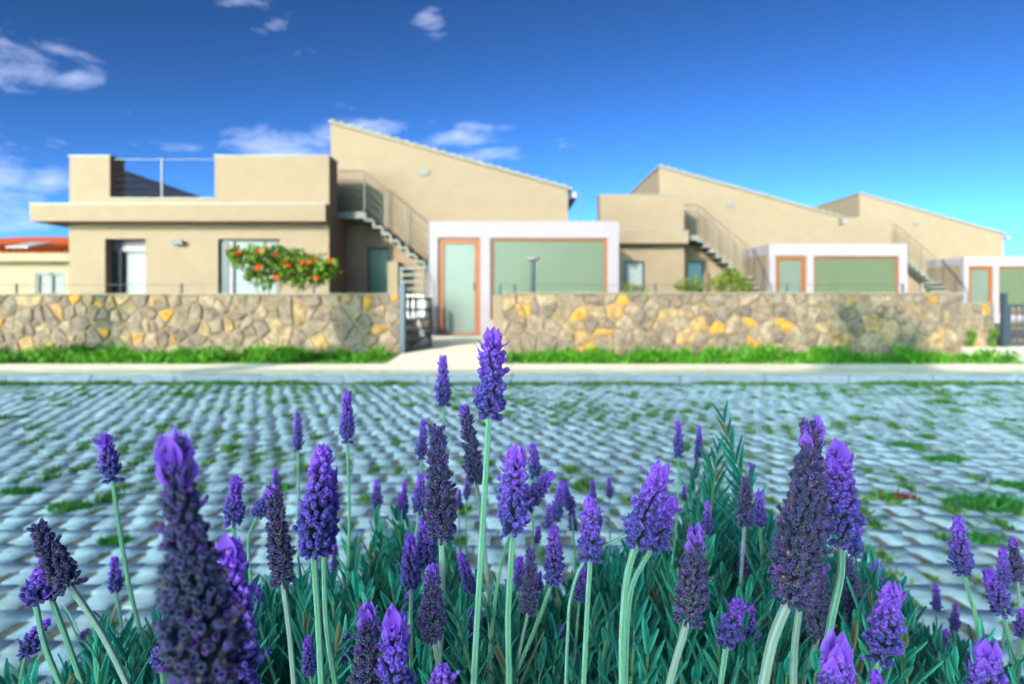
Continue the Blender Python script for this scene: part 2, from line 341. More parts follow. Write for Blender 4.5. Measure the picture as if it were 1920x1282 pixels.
# ------------------------------------------------------------------ rubble stone walls
def clip(poly, nx, nz, c):
    out = []
    for i in range(len(poly)):
        a, b = poly[i], poly[(i + 1) % len(poly)]; da = a[0] * nx + a[1] * nz - c; db = b[0] * nx + b[1] * nz - c
        if da <= 0: out.append(a)
        if (da < 0 < db) or (db < 0 < da):
            t = da / (da - db); out.append((a[0] + (b[0] - a[0]) * t, a[1] + (b[1] - a[1]) * t))
    return out
def stone_wall(x0, x1, yf, thick, z0, z1, label, cell=.285, seed=1):
    r = random.Random(seed); L = x1 - x0; Hh = z1 - z0
    root = empty('stone_wall', ((x0 + x1) / 2, yf + thick / 2, z0), label, 'wall'); O = root.location
    MB().box(x0, x1, yf, yf + thick, z0 - .1, z1 - .03).build('wall_core', M['mortar'], root, O)
    MB().box(x0 - .02, x1 + .02, yf - .05, yf + thick + .03, z1 - .028, z1).build('coping', M['coping'], root, O, bevel=.008)
    pts = []
    nx_ = int(L / cell); nz_ = max(2, round(Hh / (cell * .82)))
    for i in range(nx_ + 1):
        for j in range(nz_):
            if r.random() < .10: continue
            pts.append((x0 + (i + .5 * (j % 2) + r.uniform(-.42, .42)) * L / nx_, z0 + (j + .5 + r.uniform(-.36, .36)) * Hh / nz_))
            if r.random() < .42: pts.append((pts[-1][0] + r.uniform(.12, .2), pts[-1][1] + r.uniform(-.14, .14)))
    for k, (px, pz) in enumerate(pts):
        poly = [(x0, z0 - .05), (x1, z0 - .05), (x1, z1 - .03), (x0, z1 - .03)]
        for m, (qx, qz) in enumerate(pts):
            if m == k: continue
            dx, dz = qx - px, qz - pz; d2 = dx * dx + dz * dz
            if d2 > 1.6 or d2 < 1e-6: continue
            d = math.sqrt(d2); poly = clip(poly, dx / d, dz / d, (dx * (px + qx) / 2 + dz * (pz + qz) / 2) / d - .009)
            if len(poly) < 3: break
        if len(poly) < 3: continue
        cx = sum(p[0] for p in poly) / len(poly); cz = sum(p[1] for p in poly) / len(poly)
        # drop crowded corners
        pp = [poly[0]]
        for p in poly[1:]:
            if math.hypot(p[0] - pp[-1][0], p[1] - pp[-1][1]) > .03: pp.append(p)
        poly = pp
        if len(poly) < 3 or max(math.hypot(p[0] - cx, p[1] - cz) for p in poly) < .05: continue
        n = len(poly); pr = r.uniform(.016, .04); V = []
        for s_, y in ((1, 0), (.97, -pr * .55), (.80, -pr)):
            for (x, z) in poly: V.append((cx + (x - cx) * s_ + r.uniform(-.006, .006), yf + y + (r.uniform(-.008, .008) if y else 0.003), cz + (z - cz) * s_ + r.uniform(-.006, .006)))
        V.append((cx, yf - pr - r.uniform(0, .015), cz))
        fs = [(i, (i + 1) % n, n + (i + 1) % n, n + i) for i in range(n)] + [(n + i, n + (i + 1) % n, 2 * n + (i + 1) % n, 2 * n + i) for i in range(n)] + [(2 * n + i, 2 * n + (i + 1) % n, 3 * n) for i in range(n)]
        b = MB(); b.add([(x, y, z) for x, y, z in V], fs); b.build('stone', M['stone'], root, O)
    return root
stone_wall(-11.0, -1.84, 11.2, .34, .05, 1.125, 'long rubble stone wall left of the open metal gate', seed=3)
stone_wall(-.14, 7.36, 11.2, .34, .05, 1.14, 'rubble stone wall with ochre stones right of the doorway opening', seed=5)
stone_wall(7.62, 9.70, 13.75, .3, .05, .98, 'shorter darker stone wall set back at the right edge', seed=9)
pil = MB().box(-.33, -.16, 11.75, 11.95, .1, 1.1).build('gate_pillar', M['cream']); tag(pil, 'narrow cream pillar at the left end of the right stone wall', 'pillar')

# ------------------------------------------------------------------ gate, fence wires, lamp
def make_gate(hx_, hy_, ang, length, z0, z1, label):
    root = empty('garden_gate', (hx_, hy_, z0), label, 'gate'); root.rotation_euler.z = ang
    g = MB().box(-.045, .045, -.045, .045, -.12, z1 - z0 + .22); g.build('gate_post', M['metal_dark'], root)
    f_ = MB(); hgt = z1 - z0
    f_.box(.06, .11, -.02, .02, .03, hgt).box(length - .05, length, -.02, .02, .03, hgt).box(.11, length - .05, -.02, .02, .03, .08).box(.11, length - .05, -.02, .02, hgt - .05, hgt)
    f_.build('gate_frame', M['metal_dark'], root)
    for k in range(4):
        z = .08 + (k + 1) * (hgt - .13) / 5; MB().box(.111, length - .051, -.012, .012, z - .02, z + .02).build('rail', M['metal_pale'] if k in (1, 2) else M['metal_dark'], root)
    for k in range(9):
        x = .15 + k * (length - .26) / 8; MB().box(x - .012, x + .012, .014, .028, .05, hgt - .02).build('bar', M['metal_dark'], root)
    MB().box(length - .13, length - .03, -.045, -.021, hgt * .55, hgt * .55 + .03).build('handle', M['metal_pale'], root)
    return root
make_gate(-1.78, 11.16, R(73), 1.12, .12, 1.07, 'dark metal garden gate standing open at the left wall')
make_gate(9.80, 13.6, R(4), 1.3, .1, .95, 'dark barred gate closed at the far right edge')
def wire_fence(xs, y, z0, z1, label):
    root = empty('wire_fence', (xs[0], y, z0), label, 'fence'); O = root.location
    for x in xs: MB().tube([(x, y, z0), (x, y, z1)], .022, 8).build('fence_post', M['metal_dark'], root, O)
    for k in range(3):
        z = z1 - .02 - k * .2; MB().tube([(xs[0], y, z), (xs[-1], y, z)], .006, 5).build('wire', M['metal_pale'], root, O)
wire_fence([-12, -9.0, -6.0, -3.6], 12.4, .25, 1.32, 'thin wire fence on posts behind the left stone wall')
wire_fence([-.22, .05, 2.6, 5.0, 7.1], 12.4, .25, 1.32, 'thin wire fence on posts behind the right stone wall')
lx, ly = (999 - CX) * 12.6 / F, 12.6
lamp = empty('garden_lamp', (lx, ly, .25), 'dark bollard lamp with flat pale head in front of the wide window', 'lamp')
MB().tube([(0, 0, 0), (0, 0, 1.5)], .042, 12).build('pole', M['metal_dark'], lamp)
MB().tube([(0, 0, 1.5), (0, 0, 1.52), (0, 0, 1.55), (0, 0, 1.565)], [.06, .135, .135, .1], 16).build('lamp_head', M['white'], lamp)
MB().tube([(0, 0, -.002), (0, 0, .02)], .09, 12).build('base_plate', M['metal_dark'], lamp)

# ------------------------------------------------------------------ houses
def holed(x0, x1, y0, y1, z0, z1, holes):
    """wall in the xz plane with rectangular openings (sorted by x)"""
    b = MB(); x = x0
    for (a, c, e, f_) in sorted(holes):
        if a > x: b.box(x, a, y0, y1, z0, z1)
        if e > z0: b.box(a, c, y0, y1, z0, e)
        if f_ < z1: b.box(a, c, y0, y1, f_, z1)
        x = c
    if x < x1: b.box(x, x1, y0, y1, z0, z1)
    return b
def opening(name, x0, x1, z0, z1, y, fw, fmat, gmat, parent, O, depth=.08, handle=False):
    fr = MB().box(x0, x0 + fw, y, y + depth, z0, z1).box(x1 - fw, x1, y, y + depth, z0, z1).box(x0 + fw, x1 - fw, y, y + depth, z1 - fw, z1)
    fr.box(x0 + fw, x1 - fw, y, y + depth, z0, z0 + (fw if name == 'window' else .04))
    f_ = fr.build(name, fmat, parent, O)
    MB().box(x0 + fw, x1 - fw, y + depth * .45, y + depth * .6, z0 + .02, z1 - fw).build('pane', gmat, f_, O)
    if handle:
        MB().box(x1 - fw - .03, x1 - fw - .005, y - .05, y - .03, z0 + .95, z0 + 1.15).box(x1 - fw - .025, x1 - fw - .01, y - .03, y, z0 + 1.0, z0 + 1.03).build('handle', M['metal_pale'], f_, O)
    return f_
def house(k, label):
    ox, oy = 9.4 * k, 5.5 * k
    root = empty('house', (-1.5 + ox, 17 + oy, .25), label, 'house'); O = tuple(root.location)
    def B(mb, name, m, parent=root, bevel=0):
        mb.v = [(x + ox, y + oy, z) for x, y, z in mb.v]
        o = mb.build(name, m, root, O, bevel)
        if parent is not root: o.parent = parent
        return o
    def OP(name, x0, x1, z0, z1, y, fw, fm, gm, **kw): return opening(name, x0 + ox, x1 + ox, z0, z1, y + oy, fw, fm, gm, root, O, **kw)
    full = k == 0
    wl_, wr = (-9.99 if full else -7.9), -4.13
    # wing
    holes = [(-9.18, -8.27, .3, 2.42), (-6.63, -5.29, .3, 2.42)] if full else [(-5.96, -5.33, .4, 2.27)]
    B(holed(wl_, wr, 15.4, 15.62, .0, 2.77, holes), 'wall', M['cream'])
    B(MB().box(wl_, wl_ + .2, 15.62, 21, 0, 3.14).box(wl_ + .2, wr - .42, 20.8, 21, 0, 3.14), 'side_wall', M['cream_side']); B(MB().box(wr - .2, wr, 15.62, 17.04, 0, 3.14), 'side_wall', M['cream_side'])
    sl0 = -10.6 if full else -7.9
    B(MB().box(sl0, wr + .03, 15.0, 15.399, 2.77, 3.14).box(wl_, wr, 15.399, 15.62, 2.771, 3.14), 'roof_slab', M['cream'])
    if full: B(MB().box(sl0, wl_ - .001, 15.4, 18.5, 2.77, 3.14), 'roof_overhang', M['cream'])
    B(MB().box(sl0 - .01, wr + .04, 14.985, 15.38, 3.141, 3.165), 'slab_coping', M['coping_metal'])
    B(MB().box(wl_ + .201, wr - .201, 15.63, 20.79, 3.0, 3.13), 'terrace_floor', M['stair'])
    xl = -6.71
    B(MB().box(xl, wr + .002, 15.41, 16.15, 3.141, 4.28), 'parapet', M['cream'])
    B(MB().box(xl - .02, wr + .02, 15.39, 16.17, 4.281, 4.305), 'parapet_coping', M['coping_metal'])
    if full:
        B(MB().box(-9.99, -9.08, 15.41, 16.0, 3.141, 4.28), 'parapet', M['cream'])
        B(MB().box(-10.01, -9.06, 15.39, 16.02, 4.281, 4.305), 'parapet_coping', M['coping_metal'])
        B(MB().box(-9.4, -9.081, 16.0, 20.9, 3.141, 4.03), 'terrace_wall', M['grey_box'])
        B(MB().box(-9.43, -9.05, 16.021, 20.95, 4.031, 4.07), 'terrace_wall_coping', M['coping_metal'])
    l0 = -9.08 if full else wl_
    B(MB().box(l0, xl, 15.41, 15.62, 3.141, 3.33), 'low_parapet', M['cream'])
    B(MB().box(l0 + .001, xl - .001, 15.39, 15.64, 3.331, 3.35), 'low_parapet_coping', M['coping_metal'])
    ra = B(MB().box(l0, xl, 15.5, 15.53, 4.225, 4.237), 'railing', M['metal_pale'])
    for x in ([-7.95] if full else [-7.3]): B(MB().box(x - .014, x + .014, 15.49, 15.53, 3.35, 4.25), 'railing_post', M['metal_pale'], ra)
    for j in range(5): z = 3.48 + j * .15; B(MB().tube([(l0, 15.515, z), (xl, 15.515, z)], .002, 5), 'cable', M['metal_pale'], ra)
    if full:
        # left window: deep recess with a pale roller box above the glass
        B(MB().box(-9.18, -8.27, 15.75, 15.98, 2.16, 2.42), 'roller_box', M['white'])
        OP('window', -9.0, -8.27, .3, 2.16, 15.8, .04, M['dark_frame'], M['glass_curtain'])
        B(MB().box(-9.18, -9.0, 15.7, 15.99, .3, 2.16), 'dark_strip', M['dark_frame'])  # dark colour stands in for the shade on the left reveal
        B(MB().box(-9.3, -9.18, 15.62, 16.2, .25, 2.5).box(-8.27, -8.1, 15.62, 16.2, .25, 2.5).box(-9.3, -8.1, 15.62, 16.2, 2.42, 2.52).box(-9.18, -8.27, 16.0, 16.2, .25, 2.42), 'window_reveal', M['cream_side'])
        OP('window', -6.63, -5.29, .3, 2.42, 15.5, .06, M['dark_frame'], M['glass_curtain'])
        B(MB().box(-6.57, -6.42, 15.46, 15.499, .3, 2.36), 'dark_strip', M['dark_frame'])
        B(MB().box(-6.41, -6.32, 15.47, 15.499, .32, 2.36), 'blind', M['white'])
        B(MB().box(-7.62, -7.36, 15.25, 15.4, 2.29, 2.35).box(-7.56, -7.42, 15.3, 15.4, 2.35, 2.39), 'wall_light', M['dark_frame'])
    else:
        OP('window', -5.96, -5.33, .4, 2.27, 15.46, .07, M['dark_frame'], M['curtain'])
    # gable block with a single sloping roof
    x0, x1, zt, zb = -4.53, 1.40, 5.46, 3.80
    wins = [(-3.62, -3.05, .5, 2.36)]
    def zroof(x): return zt + (zb - zt) * (x - x0) / (x1 - x0)
    g = holed(x0, x1, 17.05, 17.3, 0, 3.75, wins); g.prism([(x0, 3.75), (x1, 3.75), (x1, zb), (x0, zt)], 17.05, 17.3)
    B(g, 'gable_wall', M['cream'])
    B(MB().box(x1 - .2, x1, 17.301, 26, 0, zb - .02), 'side_wall', M['cream_side'])
    b = MB(); b.prism([(x0, 0), (x0 + .2, 0), (x0 + .2, zt - .08), (x0, zt - .02)], 17.301, 26); B(b, 'side_wall', M['cream_side'])
    b = MB(); b.prism([(x0 + .2, 0), (x1 - .2, 0), (x1 - .2, zb), (x0 + .2, zt - .06)], 25.8, 26); B(b, 'back_wall', M['cream_side'])
    b = MB(); b.prism([(x0 - .03, zt + .005), (x1 + .1, zroof(x1 + .1) + .005), (x1 + .1, zroof(x1 + .1) + .07), (x0 - .03, zt + .075)], 16.99, 26.1); B(b, 'roof', M['roof_tile'])
    b = MB(); n = 26
    for j in range(n):
        xa = x0 + j * (x1 - x0 + .05) / n; zz = zroof(xa) + .072
        b.box(xa, xa + .12, 16.97, 17.35, zz - .05, zz + .004)
    tag(B(b, 'verge_tiles', M['roof_tile']), kind='stuff')
    B(MB().box(x1 + .1, x1 + .22, 16.96, 26, zb - .22, zb - .06), 'gutter', M['white'], bevel=.02)
    OP('window', -3.62, -3.05, .5, 2.36, 17.12, .06, M['dark_frame'], M['glass_dark'])
    v = B(MB().box(-2.33, -2.06, 17.02, 17.049, 4.16, 4.31), 'air_vent', M['soffit'])
    for j in range(4): B(MB().box(-2.31, -2.08, 17.005, 17.019, 4.18 + j * .033, 4.192 + j * .033), 'vent_slat', M['coping_metal'], v)
    # porch
    px0, px1, pt = -1.78, 2.30, 2.73
    hl = [(-1.60, -.68, .28, 2.38), (-.47, 2.06, .62, 2.37)]
    b = holed(px0, px1, 14.7, 14.9, .22, pt, hl); B(b, 'porch', M['white'])
    B(MB().box(px0 + .01, px0 + .2, 14.901, 17.04, .22, pt - .301), 'porch_side_wall', M['cream'])
    B(MB().box(px1 - .2, px1 - .01, 14.901, 17.04, .22, pt - .301), 'porch_side_wall', M['cream'])
    B(MB().box(px0, px1, 14.901, 17.045, pt - .3, pt), 'porch_roof', M['white'])
    B(MB().box(px0 + .25, px1 - .25, 16.6, 16.8, .22, pt - .31), 'inner_wall', M['cream_side'])
    OP('door', -1.599, -.681, .285, 2.379, 14.76, .13, M['wood_frame'], M['glass_door'], handle=True)
    OP('window', -.469, 2.059, .621, 2.369, 14.76, .065, M['wood_frame'], M['glass_green'])
    B(MB().box(-1.65, -.62, 14.45, 14.699, .2, .275), 'doorstep', M['white'])
    # outside stair: upper landing, flight to the right, then a flight towards the garden
    st = B(MB().box(-4.128, -3.5, 16.16, 17.0, 2.98, 3.13), 'staircase', M['stair'])
    n = 8
    for j in range(n):
        xa = -3.5 + j * .2; z = 3.13 - (j + 1) * .165
        B(MB().box(xa, xa + .205, 16.17, 17.0, z - .05, z).box(xa, xa + .045, 16.171, 16.999, z, z + .115), 'step', M['stair'], st)
    zl = 3.13 - n * .165
    B(MB().box(-2.62, -1.80, 15.9, 16.149, zl - .05, zl), 'landing', M['stair'], st)
    for j in range(8):
        ya = 15.9 - (j + 1) * .2; z = zl - (j + 1) * .165
        B(MB().box(-2.55, -1.82, ya, ya + .23, z - .05, z), 'step', M['stair'], st)
    B(MB().prism([(-2.62, zl), (-2.56, zl), (-2.56, .25), (-2.62, .25)], 15.95, 16.1), 'stair_post', M['stair'], st)
    B(MB().box(-3.0, -2.76, 16.5, 17.04, .2, 1.98), 'stair_pier', M['cream'])
    r2 = B(MB().tube([(-4.1, 16.2, 4.1), (-3.5, 16.2, 4.1)], .014, 6).tube([(-3.5, 16.2, 4.1), (-1.9, 16.2, 2.78)], .014, 6), 'railing', M['metal_pale'])
    for (xx, zz) in ((-3.5, 3.13), (-3.0, 2.72), (-2.5, 2.3), (-1.98, 1.87)): B(MB().tube([(xx, 16.2, zz - .1), (xx, 16.2, zz + .93)], .018, 6), 'railing_post', M['metal_pale'], r2)
    for j in range(4):
        dz = .2 + j * .18; B(MB().tube([(-4.1, 16.2, 3.13 + dz), (-3.5, 16.2, 3.13 + dz), (-1.9, 16.2, 1.81 + dz)], .009, 5), 'cable', M['metal_pale'], r2)
    r3 = B(MB().tube([(-1.84, 15.9, 2.7), (-1.84, 14.4, 1.45)], .014, 6), 'railing', M['metal_dark'])
    for (y_, zz) in ((15.85, 1.75), (15.1, 1.12), (14.4, .5)): B(MB().tube([(-1.84, y_, zz), (-1.84, y_, zz + .95)], .016, 6), 'railing_post', M['metal_dark'], r3)
    return root
house(0, 'nearest cream house with flat roofed wing, high sloping gable and white porch')
house(1, 'second cream house, partly behind the first one\'s porch, with outside stair')
house(2, 'farthest cream house at the right end of the row')

# distant orange-roofed house at left
root = empty('house', (-19, 26, 0), 'low distant house with orange tiled roof at the left edge', 'house'); O = tuple(root.location)
def PB(mb, name, m, p=None):
    o = mb.build(name, m, root, O)
    if p: o.parent = p
    return o
PB(holed(-26, -13, 24, 24.2, 0, 2.55, [(-16.75, -15.7, 1.25, 2.05)]), 'wall', M['cream'])
PB(MB().box(-26, -13, 24.201, 31, 0, 2.5), 'side_wall', M['cream_side'])
PB(MB().box(-26.3, -12.8, 23.6, 23.999, 2.42, 2.72), 'fascia', M['cream'])
b = MB().add([(-26.4, 23.55, 2.73), (-12.7, 23.55, 2.73), (-12.7, 31.5, 2.73), (-26.4, 31.5, 2.73), (-19.4, 27.2, 3.62), (-15.5, 27.2, 3.62)],
             [(0, 1, 5, 4), (1, 2, 5), (2, 3, 4, 5), (3, 0, 4), (0, 3, 2, 1)])
rf = PB(b, 'roof', M['roof_orange'])
bb = MB()
for j in range(60):
    x = -26 + j * .225; t0, t1 = .03, .96; xe = x + (-17.4 - x) * .25
    bb.tube([(x, 23.6, 2.76), (xe if x < -19.4 else x, 25.4, 3.17)], .035, 5)
tag(PB(bb, 'tile_ridges', M['roof_orange'], rf), kind='stuff')
PB(MB().add([(-18.1, 24.4, 2.96), (-17.3, 24.4, 2.96), (-17.2, 25.5, 3.22), (-18.0, 25.5, 3.22), (-18.1, 24.4, 3.0), (-17.3, 24.4, 3.0), (-17.2, 25.5, 3.26), (-18.0, 25.5, 3.26)],
            [(0, 3, 2, 1), (4, 5, 6, 7), (0, 1, 5, 4), (1, 2, 6, 5), (2, 3, 7, 6), (3, 0, 4, 7)]), 'skylight', M['grey_box'], rf)
w_ = PB(MB().box(-16.75, -16.66, 24.03, 24.1, 1.25, 2.05).box(-15.79, -15.7, 24.03, 24.1, 1.25, 2.05).box(-16.27, -16.18, 24.03, 24.1, 1.25, 2.05).box(-16.66, -15.79, 24.03, 24.1, 1.97, 2.05), 'window', M['dark_frame'])
PB(MB().box(-16.66, -15.79, 24.11, 24.14, 1.25, 1.97), 'pane', M['soffit'], w_)

# the building whose roof line shades the yard and the lavender (behind the camera)
BY = -32.0; BH = .1 + (8.55 - BY) * .3826
root = empty('building', (-22, BY - 3, 0), 'plain cream building behind the viewpoint that shades the yard', 'building'); O = tuple(root.location)
PB(MB().box(-34, -11.0, BY - 6, BY, -.03, BH), 'wall', M['cream'])
PB(MB().box(-34.1, -10.9, BY - 6.1, BY, BH + .001, BH + .02), 'roof', M['coping_metal'])
for (X_, Z_, w) in ((5.64, 1.0, .36), (6.3, .68, .40), (-2.57, 1.4, .26), (-6.7, 1.2, .2)):  # unseen roof blocks, added to cast shadow patches on the stone walls
    x = X_ - .562 * (11.2 - BY + .4); z = Z_ + (11.2 - BY + .4) * .3826
    PB(MB().box(x - w, x + w, BY - .6, BY - .3, BH + .02, z - .12), 'shadow_block', M['cream']); PB(MB().tube([(x, BY - .45, z - .12), (x, BY - .45, z)], [w * 1.05, w * .5], 10), 'shadow_block_cap', M['cream'])

# overhead cables
def cable(a, b_, label):
    pts = []
    for t in np.linspace(0, 1, 14):
        p = a.lerp(b_, t); p.z -= 1.2 * 4 * t * (1 - t) * .35; pts.append(p)
    tag(MB().tube(pts, .0045, 5).build('overhead_cable', M['metal_dark'], None, tuple(pts[0])), label, 'cable')
cable(at(1180, 345, 60), at(2200, -150, 24), 'upper overhead cable faint against the sky at upper right')
cable(at(1440, 345, 60), at(2250, 60, 26), 'lower overhead cable faint against the sky at right')

# ------------------------------------------------------------------ grass, weeds, shrubs
BLV = np.array([(-.5, 0, 0), (.5, 0, 0), (.36, .02, .5), (-.36, .02, .5), (.04, .10, 1), (-.04, .10, 1)]); BLF = [np.array([[0, 1, 2, 3], [3, 2, 4, 5]])]
def blades(name, pos, hgt, wid, lean, c0, c1, material, parent=None, origin=(0, 0, 0)):
    m = len(pos); d = np.stack([rng.normal(0, lean, m), rng.normal(0, lean, m), np.ones(m)], 1)
    fr = frames(d, rng.uniform(0, 6.28, m)); scl = np.stack([wid, hgt, hgt], 1)
    v, f = scatter(BLV, BLF, fr, pos - np.array(origin), scl)
    t = rng.uniform(0, 1, (m, 1)); C = np.array(c0) * (1 - t) + np.array(c1) * t; C = np.repeat(C, 6, 0)
    return put(name, raw_mesh(name, v, f, C), material, parent, origin)
def strip(xa, xb, seed, label):
    pos, hh = [], []
    r = np.random.default_rng(seed); n = int((xb - xa) * 5)
    for c in range(n):
        cx, cy = r.uniform(xa, xb), r.uniform(9.78, 11.05); s = r.uniform(.10, .34) * (.55 + .45 * (cy - 9.7) / 1.4); k = int(70 + 120 * s / .3)
        p = np.stack([r.normal(cx, .10 + s * .35, k), r.normal(cy, .10, k), np.full(k, .07)], 1); pos.append(p); hh.append(r.uniform(.45, 1, k) * s)
    k = int((xb - xa) * 420); pos.append(np.stack([r.uniform(xa, xb, k), r.uniform(9.72, 11.15, k), np.full(k, .07)], 1)); hh.append(r.uniform(.03, .09, k))
    pos = np.concatenate(pos); hh = np.concatenate(hh); pos[:, 0] = np.clip(pos[:, 0], xa, xb); pos[:, 1] = np.clip(pos[:, 1], 9.70, 11.13)
    cs = [(r.uniform(xa, xb), r.uniform(9.85, 11.0)) for _ in range(int((xb - xa) * 7))]; lp = []
    for (cx, cy) in cs:
        s = r.uniform(.05, .17); k = int(60 + 900 * s); dv = norm(r.normal(0, 1, (k, 3))); lp.append(np.array([cx, cy, .07 + s * .6]) + dv * (s * r.uniform(.3, 1.05, (k, 1))) * np.array([1.5, 1, 1.0]))
    lp = np.concatenate(lp); lp = lp[(lp[:, 2] > .07) & (lp[:, 1] > 9.72) & (lp[:, 1] < 11.12)]; pos = np.concatenate([pos, lp]); hh = np.concatenate([hh, r.uniform(.04, .09, len(lp))])
    o = blades('grass', pos, hh, rng.uniform(.012, .034, len(pos)), .8, (.008, .09, .003), (.11, .34, .008), M['grass']); tag(o, label, kind='stuff')
strip(-13, -1.9, 1, 'bright green grass and weeds along the left stone wall')
strip(-.02, 7.6, 2, 'bright green tall grass along the right stone wall')

# weeds in the joints (uncountable), larger ones are things of their own
pos, hh = [], []
patch = lambda x, y: math.sin(x * 1.7 + 1.3 * math.sin(y * 1.1)) + math.sin(y * 2.3 + x * .8)
for (x, y) in pockets:
    if abs(x) > y * .8 or y < 1.5: continue
    if random.random() > .24 + .17 * patch(x, y) + .03 * y: continue
    s = random.uniform(.020, .042) * (1.6 if random.random() < .10 else 1); k = int(30 + s * 1300)
    pos.append(np.stack([rng.normal(x, .024, k), rng.normal(y, .032, k), np.full(k, .002)], 1)); hh.append(rng.uniform(.4, 1, k) * s)
for c in range(130):                                    # thicker along the kerb foot
    x = rng.uniform(-8, 9); y = 8.04 + rng.normal(0, .03); s = rng.uniform(.03, .085); k = 60
    pos.append(np.stack([rng.normal(x, s * 1.6, k), rng.normal(y, .03, k).clip(7.8, 8.09), np.full(k, .0)], 1)); hh.append(rng.uniform(.4, 1, k) * s)
pos = np.concatenate(pos); hh = np.concatenate(hh)
tag(blades('weeds', pos, hh, np.maximum(hh * .35, .006), .7, (.03, .20, .035), (.28, .36, .06), M['grass']), 'small weeds and moss growing between the pavers', kind='stuff')
WEEDS = [(1850, 950, .20, .085, 'dark green weed clump spreading over pavers near the right edge'), (1905, 915, .12, .05, 'small weed patch behind the dark clump at the right edge'),
         (130, 955, .11, .045, 'bright green weed tuft on pavers left of the nearest big spike'), (40, 925, .09, .045, 'weed tuft on pavers at the left edge'),
         (215, 1020, .06, .045, 'dark little weed tuft beside the long pale stem at left'), (1850, 1015, .10, .04, 'flat weed patch just below the dark clump at right'),
         (600, 1290, .03, .03, None), (400, 720, .32, .10, 'low weed tuft at the kerb foot left of centre'), (1335, 712, .22, .10, 'dark weed tuft at the kerb foot right of centre'),
         (1700, 838, .12, .05, 'weed tuft among mid-distance pavers at right'), (1775, 865, .12, .05, 'second weed tuft among pavers at right, nearer than its neighbour')]
for (px, py, rad, hg, lab) in WEEDS:
    if not lab: continue
    d = F * H / (py - HY); X = (px - CX) * d / F; k = 420
    a = rng.uniform(0, 6.28, k); rr = rad * np.sqrt(rng.uniform(0, 1, k)); p = np.stack([X + rr * np.cos(a), d + rr * .6 * np.sin(a), np.full(k, .002)], 1)
    o = blades('weed_clump', p, rng.uniform(.3, 1, k) * hg, rng.uniform(.006, .014, k), .8, (.03, .18, .05), (.12, .38, .05), M['grass'], None, (X, d, 0)); tag(o, lab, 'weed', 'weed clumps on the pavers')
d = F * H / (940 - HY); p = rng.normal(0, 1, (60, 3)) * np.array([.035, .02, 0]) + np.array([(1690 - CX) * d / F, d, .018])
MATS['red_litter'].use_nodes = True
o = blades('dried_flower', p, rng.uniform(.02, .04, 60), rng.uniform(.01, .016, 60), 1.2, (.2, .03, .01), (.3, .05, .02), M['red_litter'], None, tuple(p[0])); tag(o, 'small reddish dried flower lying on the pavers at right', 'dried flower')

LFV = np.array([(0, 0, 0), (.32, .05, .35), (-.32, .05, .35), (.26, .0, .72), (-.26, .0, .72), (0, -.08, 1)]); LFF = [np.array([[0, 1, 2], [3, 5, 4]]), np.array([[1, 3, 4, 2]])]
def foliage(name, centers, radii, per, size, c0, c1, parent, O, material=None):
    pos = []
    for c, r_ in zip(centers, radii):
        k = int(per * r_ ** 2 / .01) + 20; dv = norm(rng.normal(0, 1, (k, 3))); pos.append(np.array(c) + dv * (r_ * rng.uniform(.35, 1.05, (k, 1))) * np.array([1, 1, .85]))
    pos = np.concatenate(pos); m = len(pos); d = norm(rng.normal(0, 1, (m, 3)) + np.array([0, 0, .35])); s = rng.uniform(.6, 1.25, m) * size
    v, f = scatter(LFV, LFF, frames(d, rng.uniform(0, 6.28, m)), pos - np.array(O), np.stack([s, s, s], 1))
    t = rng.uniform(0, 1, (m, 1)); C = np.repeat(np.array(c0) * (1 - t) + np.array(c1) * t, 6, 0)
    return put(name, raw_mesh(name, v, f, C), material or M['leaf'], parent)
# red flowering shrub behind the left wall
T = at(505, 560, 12.6); T.z = .25
root = empty('flowering_shrub', T, 'small leafy shrub covered in orange red flowers before the left window', 'shrub'); O = tuple(T)
cl = [(455, 485, 20), (440, 478, 14), (480, 478, 22), (505, 490, 24), (520, 505, 20), (545, 500, 24), (560, 515, 18), (585, 500, 22), (605, 505, 20), (600, 520, 16), (490, 508, 18), (535, 485, 16), (620, 505, 12), (575, 488, 14)]
cs, rs = [], []
for (x, y, r_) in cl:
    c = at(x, y, 12.6 + random.uniform(-.2, .2)); cs.append(tuple(c)); rs.append(r_ * 1.3 * 12.6 / F)
cs += [tuple(at(x, y, 12.6)) for x, y in ((470, 515), (500, 530), (560, 530), (590, 525), (530, 520), (520, 470), (550, 478))]; rs += [.16] * 7
tr = MB()
tr.tube([T, T + Vector((.02, 0, .5)), T + Vector((-.05, 0, .8))], [.035, .03, .025], 7)
for (x, y) in ((455, 490), (480, 490), (505, 500), (545, 505), (590, 510), (610, 510)):
    e = at(x, y, 12.6 + random.uniform(-.15, .15)); s0 = T + Vector((.0, 0, random.uniform(.4, .75))); mdl = s0.lerp(e, .5) + Vector((0, 0, -.06)); tr.tube([s0, mdl, e], [.02, .014, .006], 6)
tr.build('trunk', M['bark'], root, O)
foliage('crown', cs, rs, 24, .085, (.04, .11, .006), (.15, .22, .015), root, O)
bm_v = []
for j in range(9):
    a = j * 2.4; bm_v.append((math.cos(a), math.sin(a)))
bl = MB()
for j, (ca, sa) in enumerate(bm_v):
    tz = .25 + .5 * (j % 3) / 2; bl.add([(0, 0, 0), (ca - sa * .45, sa + ca * .45, tz), (ca * 1.25, sa * 1.25, tz + .25), (ca + sa * .45, sa - ca * .45, tz)], [(0, 1, 2, 3)])
blm = bpy.data.meshes.new('blossom'); blm.from_pydata(bl.v, [], bl.f); blm.materials.append(M['blossom'])
